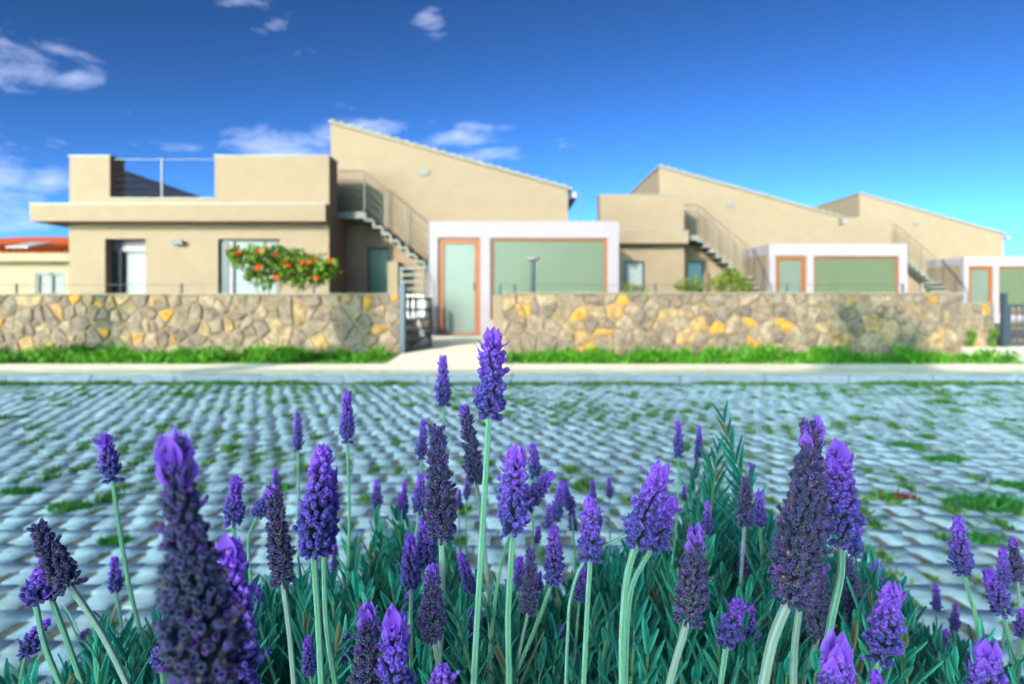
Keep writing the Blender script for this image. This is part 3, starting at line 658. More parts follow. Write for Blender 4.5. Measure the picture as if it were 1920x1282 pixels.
for (x, y, s) in [(426, 470, 6), (487, 474, 9), (484, 500, 8), (481, 505, 6), (520, 478, 5), (523, 453, 5), (516, 522, 6), (535, 492, 6), (541, 500, 7), (563, 494, 5), (577, 494, 6), (590, 487, 7), (589, 522, 6), (618, 490, 7), (447, 480, 6), (448, 475, 4), (612, 478, 4), (500, 465, 5), (470, 490, 4)]:
    p = at(x, y, 12.36) - T; o = put('blossom', blm, None, root, p); sz = s * 12.4 / F * .8; o.scale = (sz, sz, sz); o.rotation_euler = (R(60) + random.uniform(-.5, .5), random.uniform(-.5, .5), random.uniform(0, 6))
# shrubs behind the right wall
for (xs, lab) in (([(1180, 543, 16), (1200, 546, 14)], 'low yellow green shrub top behind the right wall under the pale window'),
                  ([(1278, 540, 16), (1298, 532, 20), (1310, 542, 16)], 'round yellow green shrub behind the right wall near the stair foot'),
                  ([(1345, 535, 22), (1362, 522, 22), (1382, 522, 22), (1395, 535, 20), (1370, 540, 24)], 'largest yellow green shrub behind the right wall beside the outside stair'),
                  ([(1760, 545, 8), (1832, 640, 14)], None)):
    if not lab: continue
    D_ = 13.4; T = at(sum(a[0] for a in xs) / len(xs), 560, D_); T.z = .25
    root = empty('shrub', T, lab, 'shrub', 'garden shrubs behind the right wall'); O = tuple(T)
    foliage('foliage', [tuple(at(x, y, D_ + random.uniform(-.2, .2))) for x, y, r_ in xs], [r_ * D_ / F for x, y, r_ in xs], 30, .06, (.07, .10, .006), (.19, .21, .01), root, O)
    st = MB()
    for x, y, r_ in xs: st.tube([T, T.lerp(at(x, y, D_), .6), at(x, y, D_)], [.02, .015, .006], 6)
    st.build('stem', M['bark'], root, O)
for (px, hg, lab) in ((1822, .30, 'bright young weed plant against the set-back wall at right'), (1860, .34, 'taller leafy weed beside the far right gate')):
    D_ = 13.55; X = (px - CX) * D_ / F; root = empty('leafy_weed', (X, D_, .098), lab, 'weed'); O = (X, D_, .098)
    foliage('foliage', [(X + random.uniform(-.06, .06), D_, .1 + hg * t) for t in (.2, .4, .6, .8, .95)], [.06, .07, .08, .06, .04], 9, .06, (.03, .11, .006), (.10, .22, .012), root, O)
    MB().tube([(0, 0, 0), (.02, 0, hg)], [.008, .004], 5).build('stem', M['bark'], root)
# white garden chair at the foot of the stair
root = empty('garden_chair', (-2.05, 13.9, .25), 'white rounded garden chair at the foot of the outside stair', 'chair')
b = MB()
for j in range(9):
    a = math.pi * (j / 8) ; b.tube([(.24 * math.cos(a), .2 * math.sin(a) - .02, .42), (.27 * math.cos(a), .24 * math.sin(a), .62), (.25 * math.cos(a), .22 * math.sin(a), .84 + .06 * math.sin(a))], .03, 6)
b.build('backrest', M['white_plastic'], root)
MB().tube([(0, 0, .38), (0, 0, .40), (0, 0, .43), (0, 0, .44)], [.2, .26, .26, .2], 14).build('seat', M['white_plastic'], root)
for (x, y) in ((-.18, -.16), (.18, -.16), (-.18, .16), (.18, .16)): MB().tube([(x * 1.2, y * 1.2, -.002), (x, y, .39)], .022, 6).build('leg', M['white_plastic'], root)

# ------------------------------------------------------------------ lavender
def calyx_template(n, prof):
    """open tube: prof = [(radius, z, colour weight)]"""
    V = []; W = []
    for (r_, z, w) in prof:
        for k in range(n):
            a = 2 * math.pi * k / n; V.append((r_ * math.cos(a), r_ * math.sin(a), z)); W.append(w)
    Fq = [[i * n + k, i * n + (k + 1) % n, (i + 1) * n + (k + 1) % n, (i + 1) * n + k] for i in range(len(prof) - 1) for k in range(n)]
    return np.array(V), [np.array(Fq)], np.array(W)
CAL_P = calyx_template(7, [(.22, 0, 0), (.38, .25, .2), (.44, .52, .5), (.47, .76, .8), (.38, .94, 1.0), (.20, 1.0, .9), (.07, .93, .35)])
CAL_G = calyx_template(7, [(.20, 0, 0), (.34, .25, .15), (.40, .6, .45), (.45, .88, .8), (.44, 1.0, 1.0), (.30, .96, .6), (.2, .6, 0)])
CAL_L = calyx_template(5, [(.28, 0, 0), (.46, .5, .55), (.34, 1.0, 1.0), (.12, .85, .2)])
# small corolla / dried remnant
COR = np.array([(0, 0, 0), (.22, .1, .5), (.10, .34, .8), (-.18, .2, .6), (-.24, -.1, .7), (-.02, -.3, .9), (.24, -.15, .6)]); CORF = [np.array([[0, i, i % 6 + 1] for i in range(1, 7)])]
def bract_mesh(seed):
    r = random.Random(seed); V = []; C = []
    rows = [(0, .16), (.18, .30), (.38, .38), (.60, .32), (.80, .16), (1.0, .01)]
    cup = r.uniform(.25, .5); curl = r.uniform(-.1, .35)
    for (t, w) in rows:
        for u in (-1, -.5, 0, .5, 1):
            V.append((u * w, -cup * w * u * u * 1.1 + curl * t * t * .6 + .02 * math.sin(9 * t + u), t))
            e = abs(u); k = .5 * t + .35 * e
            C.append((.30 + .30 * k, .05 + .16 * k, .66 + .30 * k))
    n = 5; Fq = [[i * n + k, i * n + k + 1, (i + 1) * n + k + 1, (i + 1) * n + k] for i in range(len(rows) - 1) for k in range(n - 1)]
    me = raw_mesh('bract', V, [np.array(Fq)], np.array(C), smooth=True); me.materials.append(M['bract']); return me
BR = [bract_mesh(i) for i in range(5)]
BV = [(np.array([tuple(v.co) for v in m.vertices]), [np.array([list(p.vertices) for p in m.polygons])]) for m in BR]
def catmull(P, k=8):
    """smooth curve through unevenly spaced points (tangents scaled by the chord)"""
    P = [Vector(p) for p in P]; n = len(P); T = []
    for i in range(n):
        if i == 0: T.append((P[1] - P[0]).normalized())
        elif i == n - 1: T.append((P[-1] - P[-2]).normalized())
        else:
            a, b_ = P[i] - P[i - 1], P[i + 1] - P[i]; T.append((a.normalized() * b_.length + b_.normalized() * a.length).normalized())
    out = []
    for i in range(n - 1):
        L = (P[i + 1] - P[i]).length
        for j in range(k):
            t = j / k; t2, t3 = t * t, t * t * t
            out.append((2 * t3 - 3 * t2 + 1) * P[i] + (t3 - 2 * t2 + t) * L * T[i] + (-2 * t3 + 3 * t2) * P[i + 1] + (t3 - t2) * L * T[i + 1])
    out.append(P[-1]); return out
def stem_mesh(pts, r0, r1, grey, sharp, O):
    n = 12 if sharp else 6; V = []; C = []; N = len(pts)
    a = None
    for i, p in enumerate(pts):
        t = (pts[min(i + 1, N - 1)] - pts[max(i - 1, 0)]).normalized()
        a = (t.orthogonal() if a is None else (a - t * a.dot(t))).normalized(); b_ = t.cross(a); rr = r0 + (r1 - r0) * i / (N - 1)
        for k in range(n):
            an = 2 * math.pi * k / n + .35; rib = 1 + (.17 * math.cos(4 * an) if sharp else 0)
            V.append(p + (a * math.cos(an) + b_ * math.sin(an)) * rr * rib - O)
            g = .5 + .5 * math.cos(4 * an); 
            base = (.42, .46, .38) if grey else (.30, .50, .40); deep = (.25, .30, .19) if grey else (.10, .28, .07)
            C.append([base[q_] * g + deep[q_] * (1 - g) for q_ in range(3)])
    Fq = [[i * n + k, i * n + (k + 1) % n, (i + 1) * n + (k + 1) % n, (i + 1) * n + k] for i in range(N - 1) for k in range(n)]
    V = np.array([tuple(v) for v in V]); C = np.array(C); fs = [np.array(Fq)]
    if sharp:      # the fine white down that edges the stems
        base = rng.integers(0, (N - 1) * n, 2600); ii, kk = base // n, base % n; tt = rng.uniform(0, 1, (len(base), 1)); A = V[ii * n + kk] * (1 - tt) + V[(ii + 1) * n + kk] * tt
        cen = V.reshape(N, n, 3).mean(1)[ii] * (1 - tt) + V.reshape(N, n, 3).mean(1)[ii + 1] * tt
        out = norm(A - cen) + rng.normal(0, .35, A.shape); L = rng.uniform(.00025, .0006, (len(base), 1)); side = norm(rng.normal(0, 1, A.shape)) * .00004
        hv = np.stack([A - side, A + side, A + norm(out) * L], 1).reshape(-1, 3); k0 = len(V)
        V = np.concatenate([V, hv]); C = np.concatenate([C, np.tile([.55, .62, .55], (len(hv), 1))]); fs.append(k0 + np.arange(len(hv)).reshape(-1, 3))
    return raw_mesh('stem', V, fs, C, smooth=True)
SOIL_C = [(-.05, .62), (.26, .72), (-.28, .66), (.55, .75)]
def flower(tip, base, w, D, kind, stem, label, seed, tuft=1.0, group='lavender flowers', dt=0.0, spread=0, corolla=0.0, taper=.54):
    """tip/base/stem in photo pixels at distance D (dt: the tip leans away by dt metres)"""
    r = np.random.default_rng(seed); rnd = random.Random(seed)
    tp = at(tip[0], tip[1], D + dt); bs = at(base[0], base[1], D)
    W = w * D / F * .5; px = w
    sharp = w > 38 and D < .46; mid = w > 22
    stem = [q_ for q_ in stem if math.hypot(q_[0] - base[0], q_[1] - base[1]) > 26]; P = [bs] + [at(x, y, D + (i + 1) * .004) for i, (x, y) in enumerate(stem)]
    last = P[-1]; prev = P[-2]
    rx = last.x * .55 + (last.x - prev.x) * .4 + rnd.uniform(-.04, .04); ry = max(D + .10, .45) + rnd.uniform(-.03, .12)
    root = Vector((rx, min(ry, 1.05), .0)); P += [last.lerp(root, .3) + (last - prev) * .25, root.lerp(last, .3), root]
    e = empty('lavender_flower', root, label, 'lavender flower', group); O = Vector(root)
    pts = catmull(P, 8 if sharp else 5)
    rs_ = max(.0007, min(.00165, W * .21)) * (1.3 if kind == 'G' and w > 80 else 1)
    put('stem', stem_mesh(pts, rs_, rs_ * 1.15, kind == 'G', sharp, O), M['lav_stem'], e)
    # axis of the spike, slightly curved towards the stem direction
    s_dir = (bs - P[1]).normalized(); L = (tp - bs).length; ctrl = bs + s_dir * L * .38
    def ax(t): 
        m_ = ctrl.lerp(bs + (tp - bs) * .5, .5); return bs * (1 - t) ** 2 + m_ * 2 * t * (1 - t) + tp * t * t
    def tan(t): return (ax(min(t + .02, 1)) - ax(max(t - .02, 0))).normalized()
    cl_ = {'P': .0058, 'G': .0047}[kind] * (.9 if sharp else 1.0); cl_ = min(cl_, W * .62) * rnd.uniform(.9, 1.06); cw = cl_ * (.74 if kind == 'P' else .62)
    tb = {'P': .90, 'G': .93}[kind] if tuft else 1
    rowsp = cl_ * (.52 if kind == 'P' else .44) * (1 if mid else 1.25); nrow = max(4, int(L * tb / rowsp))
    offs, dirs, tc_, hv = [], [], [], []
    whorl = 3.0 if kind == 'P' else 4.0; ph0 = rnd.uniform(0, 6)
    def prof(t):      # radius of the spike over its length
        f_ = (.80 + .25 * min(t / .18, 1)) * (1 - taper * max(0, (t - .22) / .78) ** 1.1)
        return f_ * (1 + .12 * math.sin(2 * math.pi * (t * nrow / whorl) + ph0) + .05 * math.sin(9 * t + ph0 * 2))
    for i in range(nrow):
        t = (i + .35) / nrow * tb; c = ax(t); d = tan(t); a = d.orthogonal().normalized(); b_ = d.cross(a)
        Rr = max(W * prof(t), cl_ * .62); core = max(Rr - cl_ * .82, .0006); n = max(5, int(2 * math.pi * (core + cl_ * .45) / (cw * 1.02)))
        for k in range(n):
            an = 2 * math.pi * (k + .5 * (i % 2)) / n + rnd.uniform(-.22, .22); o = a * math.cos(an) + b_ * math.sin(an)
            up_ = .62 + .5 * t + rnd.uniform(-.25, .25) if i > 0 else -.35 + rnd.uniform(-.2, .3)
            if kind == 'G': up_ += rnd.uniform(-.25, .25)
            dd = (o + d * up_).normalized(); offs.append(tuple(c + o * core * rnd.uniform(.68, 1.24) + d * rnd.uniform(-.3, .3) * rowsp - O)); dirs.append(tuple(dd)); tc_.append(t)
    offs, dirs, tc_ = np.array(offs), np.array(dirs), np.array(tc_)
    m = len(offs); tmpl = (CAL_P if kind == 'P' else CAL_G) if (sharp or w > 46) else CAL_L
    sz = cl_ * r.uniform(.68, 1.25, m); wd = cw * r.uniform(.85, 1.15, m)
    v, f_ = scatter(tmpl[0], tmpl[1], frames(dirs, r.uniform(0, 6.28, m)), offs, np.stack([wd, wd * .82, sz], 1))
    w_ = np.tile(tmpl[2], m)[:, None]; n0 = len(tmpl[0]); u = r.uniform(0, 1, (m, 1)); T_ = tc_[:, None]
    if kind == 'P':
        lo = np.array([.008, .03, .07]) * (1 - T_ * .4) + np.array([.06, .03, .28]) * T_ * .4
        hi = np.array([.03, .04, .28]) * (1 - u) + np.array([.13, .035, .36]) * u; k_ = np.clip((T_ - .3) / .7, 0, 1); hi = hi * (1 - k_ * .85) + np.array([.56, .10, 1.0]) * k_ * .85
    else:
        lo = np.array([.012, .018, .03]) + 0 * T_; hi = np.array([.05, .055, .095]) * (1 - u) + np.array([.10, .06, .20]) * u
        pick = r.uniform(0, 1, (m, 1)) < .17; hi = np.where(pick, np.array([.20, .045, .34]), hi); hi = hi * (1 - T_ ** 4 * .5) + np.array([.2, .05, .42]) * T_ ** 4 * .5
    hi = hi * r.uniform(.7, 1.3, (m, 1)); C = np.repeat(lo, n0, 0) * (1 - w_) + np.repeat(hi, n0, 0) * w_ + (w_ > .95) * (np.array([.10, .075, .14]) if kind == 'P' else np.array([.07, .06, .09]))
    Vs, Fs, Cs = [v], list(f_), [C]; k0 = len(v)
    # axis of the spike
    NN = 9; cv = []
    for i in range(10):
        t = i / 9 * tb; d = tan(t); a = d.orthogonal().normalized(); b_ = d.cross(a); rr = max(W * prof(t) - cl_ * (.62 if W < .006 else 1.05), .0007) * (1.0 if i not in (0, 9) else .4); c = ax(t) - O
        cv += [tuple(c + (a * math.cos(6.2832 * k / NN) + b_ * math.sin(6.2832 * k / NN)) * rr) for k in range(NN)]
    Vs.append(np.array(cv)); Cs.append(np.tile([.015, .015, .03] if kind == 'P' else [.02, .017, .022], (len(cv), 1)))
    Fs.append(k0 + np.array([[i * NN + k, i * NN + (k + 1) % NN, (i + 1) * NN + (k + 1) % NN, (i + 1) * NN + k] for i in range(9) for k in range(NN)])); k0 += len(cv)
    if mid:      # corollas, or their dried remains, in some of the cups
        frac = max(corolla, .035) if kind == 'P' else .34; sel = r.uniform(0, 1, m) < frac
        if sel.any():
            s2 = sz[sel] * (.85 if kind == 'P' else .5); v2, f2 = scatter(COR, CORF, frames(dirs[sel], r.uniform(0, 6, sel.sum())), offs[sel] + dirs[sel] * sz[sel][:, None] * .82, np.stack([s2, s2, s2], 1))
            cc = np.array([.26, .14, .75]) * r.uniform(.7, 1.2, (sel.sum(), 1)) if kind == 'P' else np.array([.34, .17, .08]) * r.uniform(.2, 1.2, (sel.sum(), 1))
            Vs.append(v2); Fs += [a_ + k0 for a_ in f2]; Cs.append(np.repeat(cc, len(COR), 0)); k0 += len(v2)
    if sharp:    # down on the cups
        q_ = r.integers(0, m, 3200); th = r.uniform(0, 1, (3200, 1)); lat = norm(np.cross(dirs[q_], r.normal(0, 1, (3200, 3))))
        A = offs[q_] + dirs[q_] * sz[q_][:, None] * (.35 + .6 * th) + lat * wd[q_][:, None] * .42; side = norm(r.normal(0, 1, A.shape)) * .00004
        hvv = np.stack([A - side, A + side, A + norm(lat + dirs[q_] * .4) * r.uniform(.0003, .0007, (3200, 1))], 1).reshape(-1, 3)
        Vs.append(hvv); Fs.append(k0 + np.arange(len(hvv)).reshape(-1, 3)); Cs.append(np.tile([.34, .30, .55], (len(hvv), 1))); k0 += len(hvv)
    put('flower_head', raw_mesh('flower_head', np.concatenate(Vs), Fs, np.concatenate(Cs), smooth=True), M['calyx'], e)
    # coloured bracts: a tuft at the tip, spreading ones below it, broad ones under the whorls
    bl_ = []
    if tuft:
        bL = max(.0055, min(W * 1.05, .0115)) * tuft; nt = 6 if mid else 4; d = tan(1); a = d.orthogonal().normalized(); b_ = d.cross(a); c0 = ax(tb - .03)
        for k in range(nt):
            an = 2 * math.pi * k / nt + rnd.uniform(-.3, .3); o = a * math.cos(an) + b_ * math.sin(an); sp_ = rnd.uniform(.05, .42)
            bl_.append((c0 + o * bL * .16 - d * bL * .25, d + o * sp_, o, bL * rnd.uniform(.8, 1.12), .85))
        for k in range(3 if mid else 0):
            an = 2 * math.pi * k / 3 + 1; o = a * math.cos(an) + b_ * math.sin(an); bl_.append((c0 - d * bL * .7 + o * bL * .22, d + o * .38, o, bL * .85, .95))
    for k in range(spread):
        ring = k // 4; t = tb - .10 - .17 * ring; d = tan(t); a = d.orthogonal().normalized(); b_ = d.cross(a); an = [0.15, 3.0, 1.7, 4.6][k % 4] + rnd.uniform(-.25, .25) + ring * .5
        a = (Vector((1, 0, 0)) - d * d.x).normalized(); b_ = d.cross(a); o = a * math.cos(an) + b_ * math.sin(an); bl_.append((ax(t) + o * W * prof(t) * .45, d * .55 + o, o, .0088 * rnd.uniform(.85, 1.15), .72))
    if sharp and kind == 'P':
        for k in range(9):
            t = .06 + .8 * (k + .5) / 9; d = tan(t); a = d.orthogonal().normalized(); b_ = d.cross(a); an = 2.4 * k + ph0; o = a * math.cos(an) + b_ * math.sin(an)
            bl_.append((ax(t) + o * (W * prof(t) - cl_ * .7), d * .5 + o, o, cl_ * 1.35, 1.25))
    if sharp:
        for (p, d, o, ln, wd_) in bl_:
            z = d.normalized(); y = (o - z * o.dot(z)); y = -y.normalized() if y.length > 1e-6 else z.orthogonal().normalized(); x = y.cross(z)
            ob = put('bract', rnd.choice(BR), None, e); ob.matrix_local = Matrix.Translation(p - O) @ Matrix((x, y, z)).transposed().to_4x4() @ Matrix.Diagonal((ln * wd_, ln * wd_, ln, 1))
    elif bl_:
        Vs, Fs, k0 = [], [], 0
        for (p, d, o, ln, wd_) in bl_:
            z = d.normalized(); y = (o - z * o.dot(z)); y = -y.normalized() if y.length > 1e-6 else z.orthogonal().normalized(); x = y.cross(z)
            tv, tf = BV[rnd.randrange(5)]; mm = np.array([tuple(x), tuple(y), tuple(z)]).T; vv = (tv * np.array([ln * wd_, ln * wd_, ln])) @ mm.T + np.array(tuple(p - O)); Vs.append(vv); Fs += [a_ + k0 for a_ in tf]; k0 += len(vv)
        cc = np.tile(np.array([.42, .08, .84]), (k0, 1)) * r.uniform(.8, 1.2, (k0, 1))
        put('bract_tuft', raw_mesh('bract_tuft', np.concatenate(Vs), Fs, cc, smooth=True), M['bract'], e)
    return e

# tip, base, width, distance, kind (P fresh purple, G faded), stem points, label, extras
FL = [
 ((925,616),(917,780),58,.37,'P',[(912,800),(909,920),(888,1282)],'tallest purple lavender spike with pointed bracts, in front of the white doorway',dict(spread=8,tuft=1.1)),
 ((608,826),(588,1035),60,.37,'P',[(589,1045),(597,1170),(603,1290)],'sharp purple lavender spike left of centre on two close stems, the front one',dict(tuft=1.1)),
 ((624,868),(607,1030),46,.386,'P',[(606,1042),(612,1170),(630,1290)],'purple spike half hidden directly behind the sharp one left of centre',{}),
 ((967,838),(962,993),58,.37,'P',[(955,1005),(953,1150),(955,1290)],'bushy violet spike with tiny open florets, right of the tallest one',dict(tuft=1.2,corolla=.10,spread=4)),
 ((1037,884),(986,948),34,.43,'P',[(982,958),(950,1020),(930,1110)],'short violet spike leaning right behind the one with tiny florets',{}),
 ((817,788),(828,1008),54,.385,'G',[(829,1015),(829,1150),(822,1260)],'long faded grey spike left of the tallest stem',dict(tuft=.6)),
 ((812,1062),(812,1196),46,.375,'G',[(813,1202),(824,1250),(832,1290)],'faded grey violet spike below the long grey one, above the bottom centre leaves',dict(tuft=1.1)),
 ((558,768),(559,842),20,.75,'P',[(556,850),(560,960),(562,1100)],'thin dark purple spike on a long stem against the pavers, above the sharp left one',{}),
 ((651,728),(651,828),27,.60,'P',[(650,835),(655,950),(652,1100)],'tall blurred purple spike right of the thin dark one, touching the kerb line below',{}),
 ((831,660),(831,760),27,.62,'P',[(834,770),(836,900),(836,1000)],'blurred purple spike in front of the sunlit pavement, left of the tallest one',{}),
 ((193,812),(211,900),35,.52,'P',[(215,906),(225,1000),(245,1110),(268,1200)],'lone purple spike on a long curved pale stem at upper left of the flowers',dict(spread=4)),
 ((322,803),(402,1300),126,.20,'G',[(424,1370),(440,1470)],'huge dark out of focus spike nearest the lens at left',dict(tuft=1.1, taper=.74)),
 ((428,992),(448,1310),78,.275,'P',[(452,1360),(455,1440)],'bright purple spike tucked behind the huge dark one',dict(tuft=1.3,spread=5)),
 ((443,892),(438,980),36,.55,'P',[(432,988),(445,1080),(455,1150)],'blurred purple spike between the huge dark one and the grey one',{}),
 ((512,902),(530,1088),44,.42,'G',[(533,1092),(542,1180),(552,1290)],'tall brown grey spike with violet tip on a pale stem, left of centre',dict(tuft=1.0)),
 ((516,882),(518,912),17,.62,'P',[(519,925),(522,1000)],'tiny purple tip peeping above the brown grey spike',{}),
 ((507,918),(484,962),30,.5,'P',[(476,965),(468,1000),(470,1090),(470,1180)],'small nodding purple spike on a hooked stem beside the brown grey one',{}),
 ((64,976),(132,1098),50,.36,'G',[(140,1104),(190,1185),(242,1290)],'dark faded spike leaning left at the left edge',dict(tuft=.5)),
 ((84,1022),(95,1118),44,.42,'P',[(97,1122),(122,1190),(157,1290)],'upright violet spike crossing in front of the dark leaning one at left',{}),
 ((76,1070),(66,1126),44,.41,'P',[(68,1132),(83,1205),(116,1290)],'short purple head low in the cluster at the left edge',dict(tuft=0)),
 ((88,1160),(48,1226),32,.45,'P',[(42,1232),(36,1290)],'small purple spike leaning right at the lower left corner',{}),
 ((215,1042),(217,1106),25,.65,'P',[(221,1115),(232,1200),(236,1260)],'small magenta purple spike over the pavers at left, thin stem',{}),
 ((165,1178),(152,1192),13,.6,'P',[(146,1180),(130,1150)],'tiny dark purple bud hanging on a pale leaning stem at lower left',dict(tuft=0)),
 ((309,1204),(302,1240),34,.4,'P',[(300,1246),(306,1290)],'short pale violet head at lower left beside the huge dark spike',dict(tuft=.9)),
 ((352,1262),(356,1330),44,.34,'P',[(357,1350),(358,1400)],'bright purple tip at the bottom edge under the huge dark spike',dict(tuft=1.1)),
 ((481,1093),(484,1158),27,.5,'P',[(488,1164),(500,1220),(520,1290)],'small purple spike low at left of centre on a blue green stem',{}),
 ((576,1192),(582,1262),27,.45,'P',[(584,1270),(588,1300)],'small magenta spike at the bottom left of the sharp pair',{}),
 ((628,1017),(629,1066),17,.7,'P',[(629,1075),(629,1130)],'tiny purple spike just right of the sharp spike\'s base',{}),
 ((457,1030),(456,1088),17,.7,'P',[(456,1095),(458,1160)],'tiny purple spike right of the huge dark one, above the low leaves',{}),
 ((706,898),(707,950),21,.7,'P',[(708,960),(712,1040)],'small solitary purple spike on pavers right of the sharp left pair',{}),
 ((759,901),(755,968),19,.75,'P',[(755,980),(752,1040)],'small purple spike just left of the two standing beside the long grey one',{}),
 ((750,925),(752,972),18,.72,'P',[(752,985),(748,1040)],'shorter purple spike overlapping the small one left of the long grey one',{}),
 ((790,886),(785,958),27,.6,'P',[(783,965),(778,1040)],'purple spike standing close to the left side of the long grey one',{}),
 ((769,1000),(771,1100),37,.45,'P',[(769,1106),(770,1200)],'violet spike left of the two low central ones, above the bright leaves',{}),
 ((796,966),(800,1056),37,.46,'P',[(802,1062),(806,1160)],'violet spike behind and right of its similar neighbour, low centre left',{}),
 ((770,1104),(766,1142),22,.5,'P',[(765,1150),(762,1230)],'bright magenta tuft below the low centre violet pair',{}),
 ((690,1135),(689,1310),54,.37,'G',[(690,1330),(692,1380)],'grey purple spike with violet crown at the bottom edge, left of the bright one',dict(tuft=1.3)),
 ((738,1148),(742,1320),60,.36,'P',[(742,1340),(743,1400)],'brightest purple spike with wide crown of bracts at the bottom edge',dict(spread=6,tuft=1.5,corolla=.1)),
 ((833,1250),(828,1320),56,.35,'P',[(828,1340),(828,1400)],'violet head just entering at the bottom edge under the grey central one',dict(tuft=.8)),
 ((645,1178),(641,1240),30,.48,'P',[(632,1247),(605,1300)],'pale washed out spike on a stem crossing behind the sharp pair',{}),
 ((795,783),(790,860),22,.6,'P',[(789,870),(788,960)],'slim purple spike touching the left side of the long grey one\'s top',{}),
 ((869,756),(893,900),35,.45,'G',[(897,908),(906,1000),(915,1110)],'blurred grey violet spike leaning behind the tallest stem',{}),
 ((877,888),(875,934),14,.85,'P',[(875,945),(874,990)],'tiny distant spike just left of the tallest stem, the upper of two',{}),
 ((861,917),(861,952),13,.85,'P',[(861,960),(861,1000)],'tiny distant spike just left of the tallest stem, the lower of two',{}),
 ((862,1033),(885,1112),25,.55,'P',[(888,1118),(900,1180)],'dark blue spike leaning left behind the tallest stem, low centre',{}),
 ((998,829),(1004,892),23,.6,'P',[(1003,900),(1000,960)],'blurred purple spike behind the right shoulder of the one with tiny florets',{}),
 ((1055,900),(1041,974),24,.6,'P',[(1038,985),(1030,1050)],'left leg of the inverted V of two blurred spikes right of centre',{}),
 ((1056,900),(1072,962),20,.62,'P',[(1074,970),(1078,1040)],'right leg of the inverted V of two blurred spikes right of centre',{}),
 ((1070,948),(1075,992),17,.65,'P',[(1076,1000),(1078,1060)],'small purple spike just below the inverted V of blurred spikes',{}),
 ((1029,944),(1030,988),20,.6,'P',[(1030,996),(1028,1050)],'blurred blue purple spike below left of the inverted V',{}),
 ((1009,987),(1008,1016),15,.7,'P',[(1008,1024),(1006,1080)],'tiny purple bud low between the two central green stems',{}),
 ((1110,898),(1113,944),14,.85,'P',[(1114,952),(1116,990)],'thin distant spike over the pavers right of centre, left of a smaller one',{}),
 ((1142,893),(1143,932),13,.9,'P',[(1143,940),(1144,990)],'tiny distant spike alone on the pavers, left of the paired spikes',{}),
 ((1122,948),(1124,986),12,.85,'P',[(1125,994),(1126,1030)],'tiny distant spike right beside the upright sharp spike\'s top',{}),
 ((1037,980),(1035,1092),35,.45,'P',[(1031,1098),(1010,1160),(975,1245),(955,1300)],'vivid magenta topped spike on a curved stem right of centre',{}),
 ((994,1022),(990,1147),31,.46,'G',[(985,1152),(975,1220),(968,1270)],'dull grey spike on a pale stem beside the vivid magenta topped one',{}),
 ((974,1042),(974,1100),24,.5,'P',[(974,1108),(972,1170)],'small magenta spike left of the dull grey one',{}),
 ((1011,1075),(1009,1106),18,.5,'P',[(1009,1112),(1006,1170)],'tiny purple head between the dull grey and vivid magenta spikes',{}),
 ((1105,931),(1107,1046),42,.375,'P',[(1104,1052),(1100,1160),(1094,1290)],'upright sharp purple spike on a straight green stem right of centre',dict(tuft=1.1)),
 ((1244,868),(1192,1017),58,.36,'P',[(1187,1022),(1176,1080),(1168,1160),(1166,1290)],'big sharp violet spike leaning right, front of the joined pair',dict(tuft=1.3,spread=5,corolla=.06)),
 ((1262,934),(1222,1027),42,.372,'P',[(1211,1032),(1188,1090),(1176,1180),(1173,1290)],'shorter violet spike on the right side of the joined pair',dict(tuft=1.3,spread=2)),
 ((1212,975),(1180,1000),28,.385,'P',[(1165,1003),(1100,1045),(1072,1110),(1064,1200),(1060,1290)],'hidden head on the arching pale stem that runs into the joined pair',dict(tuft=0)),
 ((1303,990),(1290,1160),56,.365,'G',[(1286,1168),(1272,1220),(1250,1300)],'sharp grey purple spike with two upright bracts, right of the joined pair',dict(tuft=1.25)),
 ((1387,1124),(1362,1206),42,.42,'P',[(1357,1212),(1350,1290)],'small sharp lilac spike low right, leaning right',dict(spread=2)),
 ((1406,1130),(1408,1200),30,.48,'P',[(1411,1208),(1426,1290)],'blurred lilac spike just behind the small leaning lilac one',{}),
 ((1393,1010),(1394,1076),21,.6,'P',[(1391,1084),(1388,1140)],'small purple spike in the bushy leaves, left of the biggest grey spike',{}),
 ((1327,938),(1326,1000),19,.6,'P',[(1326,1008),(1322,1070)],'small purple spike rising from the bush above the grey purple one',{}),
 ((1425,917),(1425,985),24,.6,'P',[(1429,993),(1430,1100)],'small purple spike between the dull one and the biggest grey spike',{}),
 ((1398,888),(1396,984),30,.52,'G',[(1393,992),(1388,1100)],'dull grey spike in the bush left of the biggest grey spike',dict(tuft=.5)),
 ((1408,868),(1410,902),13,.7,'P',[(1411,910),(1413,960)],'tiny purple spike peeping above the dull grey one in the bush',{}),
 ((1271,783),(1273,855),20,.65,'P',[(1272,862),(1270,960)],'dark spike with purple tip above the bush, the left of a high pair',{}),
 ((1311,797),(1310,856),17,.68,'P',[(1310,864),(1312,960)],'dark spike with purple tip above the bush, the right of a high pair',{}),
 ((1307,856),(1304,895),12,.75,'G',[(1304,903),(1304,960)],'tiny faded spike hanging under the right spike of the high pair',dict(tuft=0)),
 ((1333,876),(1322,894),14,.8,'P',[(1320,902),(1316,960)],'tiny purple bud leaning right beside the tallest leafy shoot',{}),
 ((1283,914),(1282,936),12,.8,'P',[(1282,944),(1282,980)],'tiny purple bud in the bush right of the joined pair',{}),
 ((1524,772),(1480,1122),86,.335,'G',[(1470,1135),(1452,1190),(1428,1300)],'biggest sharp grey spike with pale violet crown, at right',dict(tuft=1.05, taper=.66)),
 ((1569,830),(1577,1008),68,.36,'P',[(1578,1015),(1577,1070),(1561,1150),(1547,1230),(1540,1300)],'big deep purple spike on a thick curved green stem, right of the biggest grey one',dict(tuft=1.3,spread=4)),
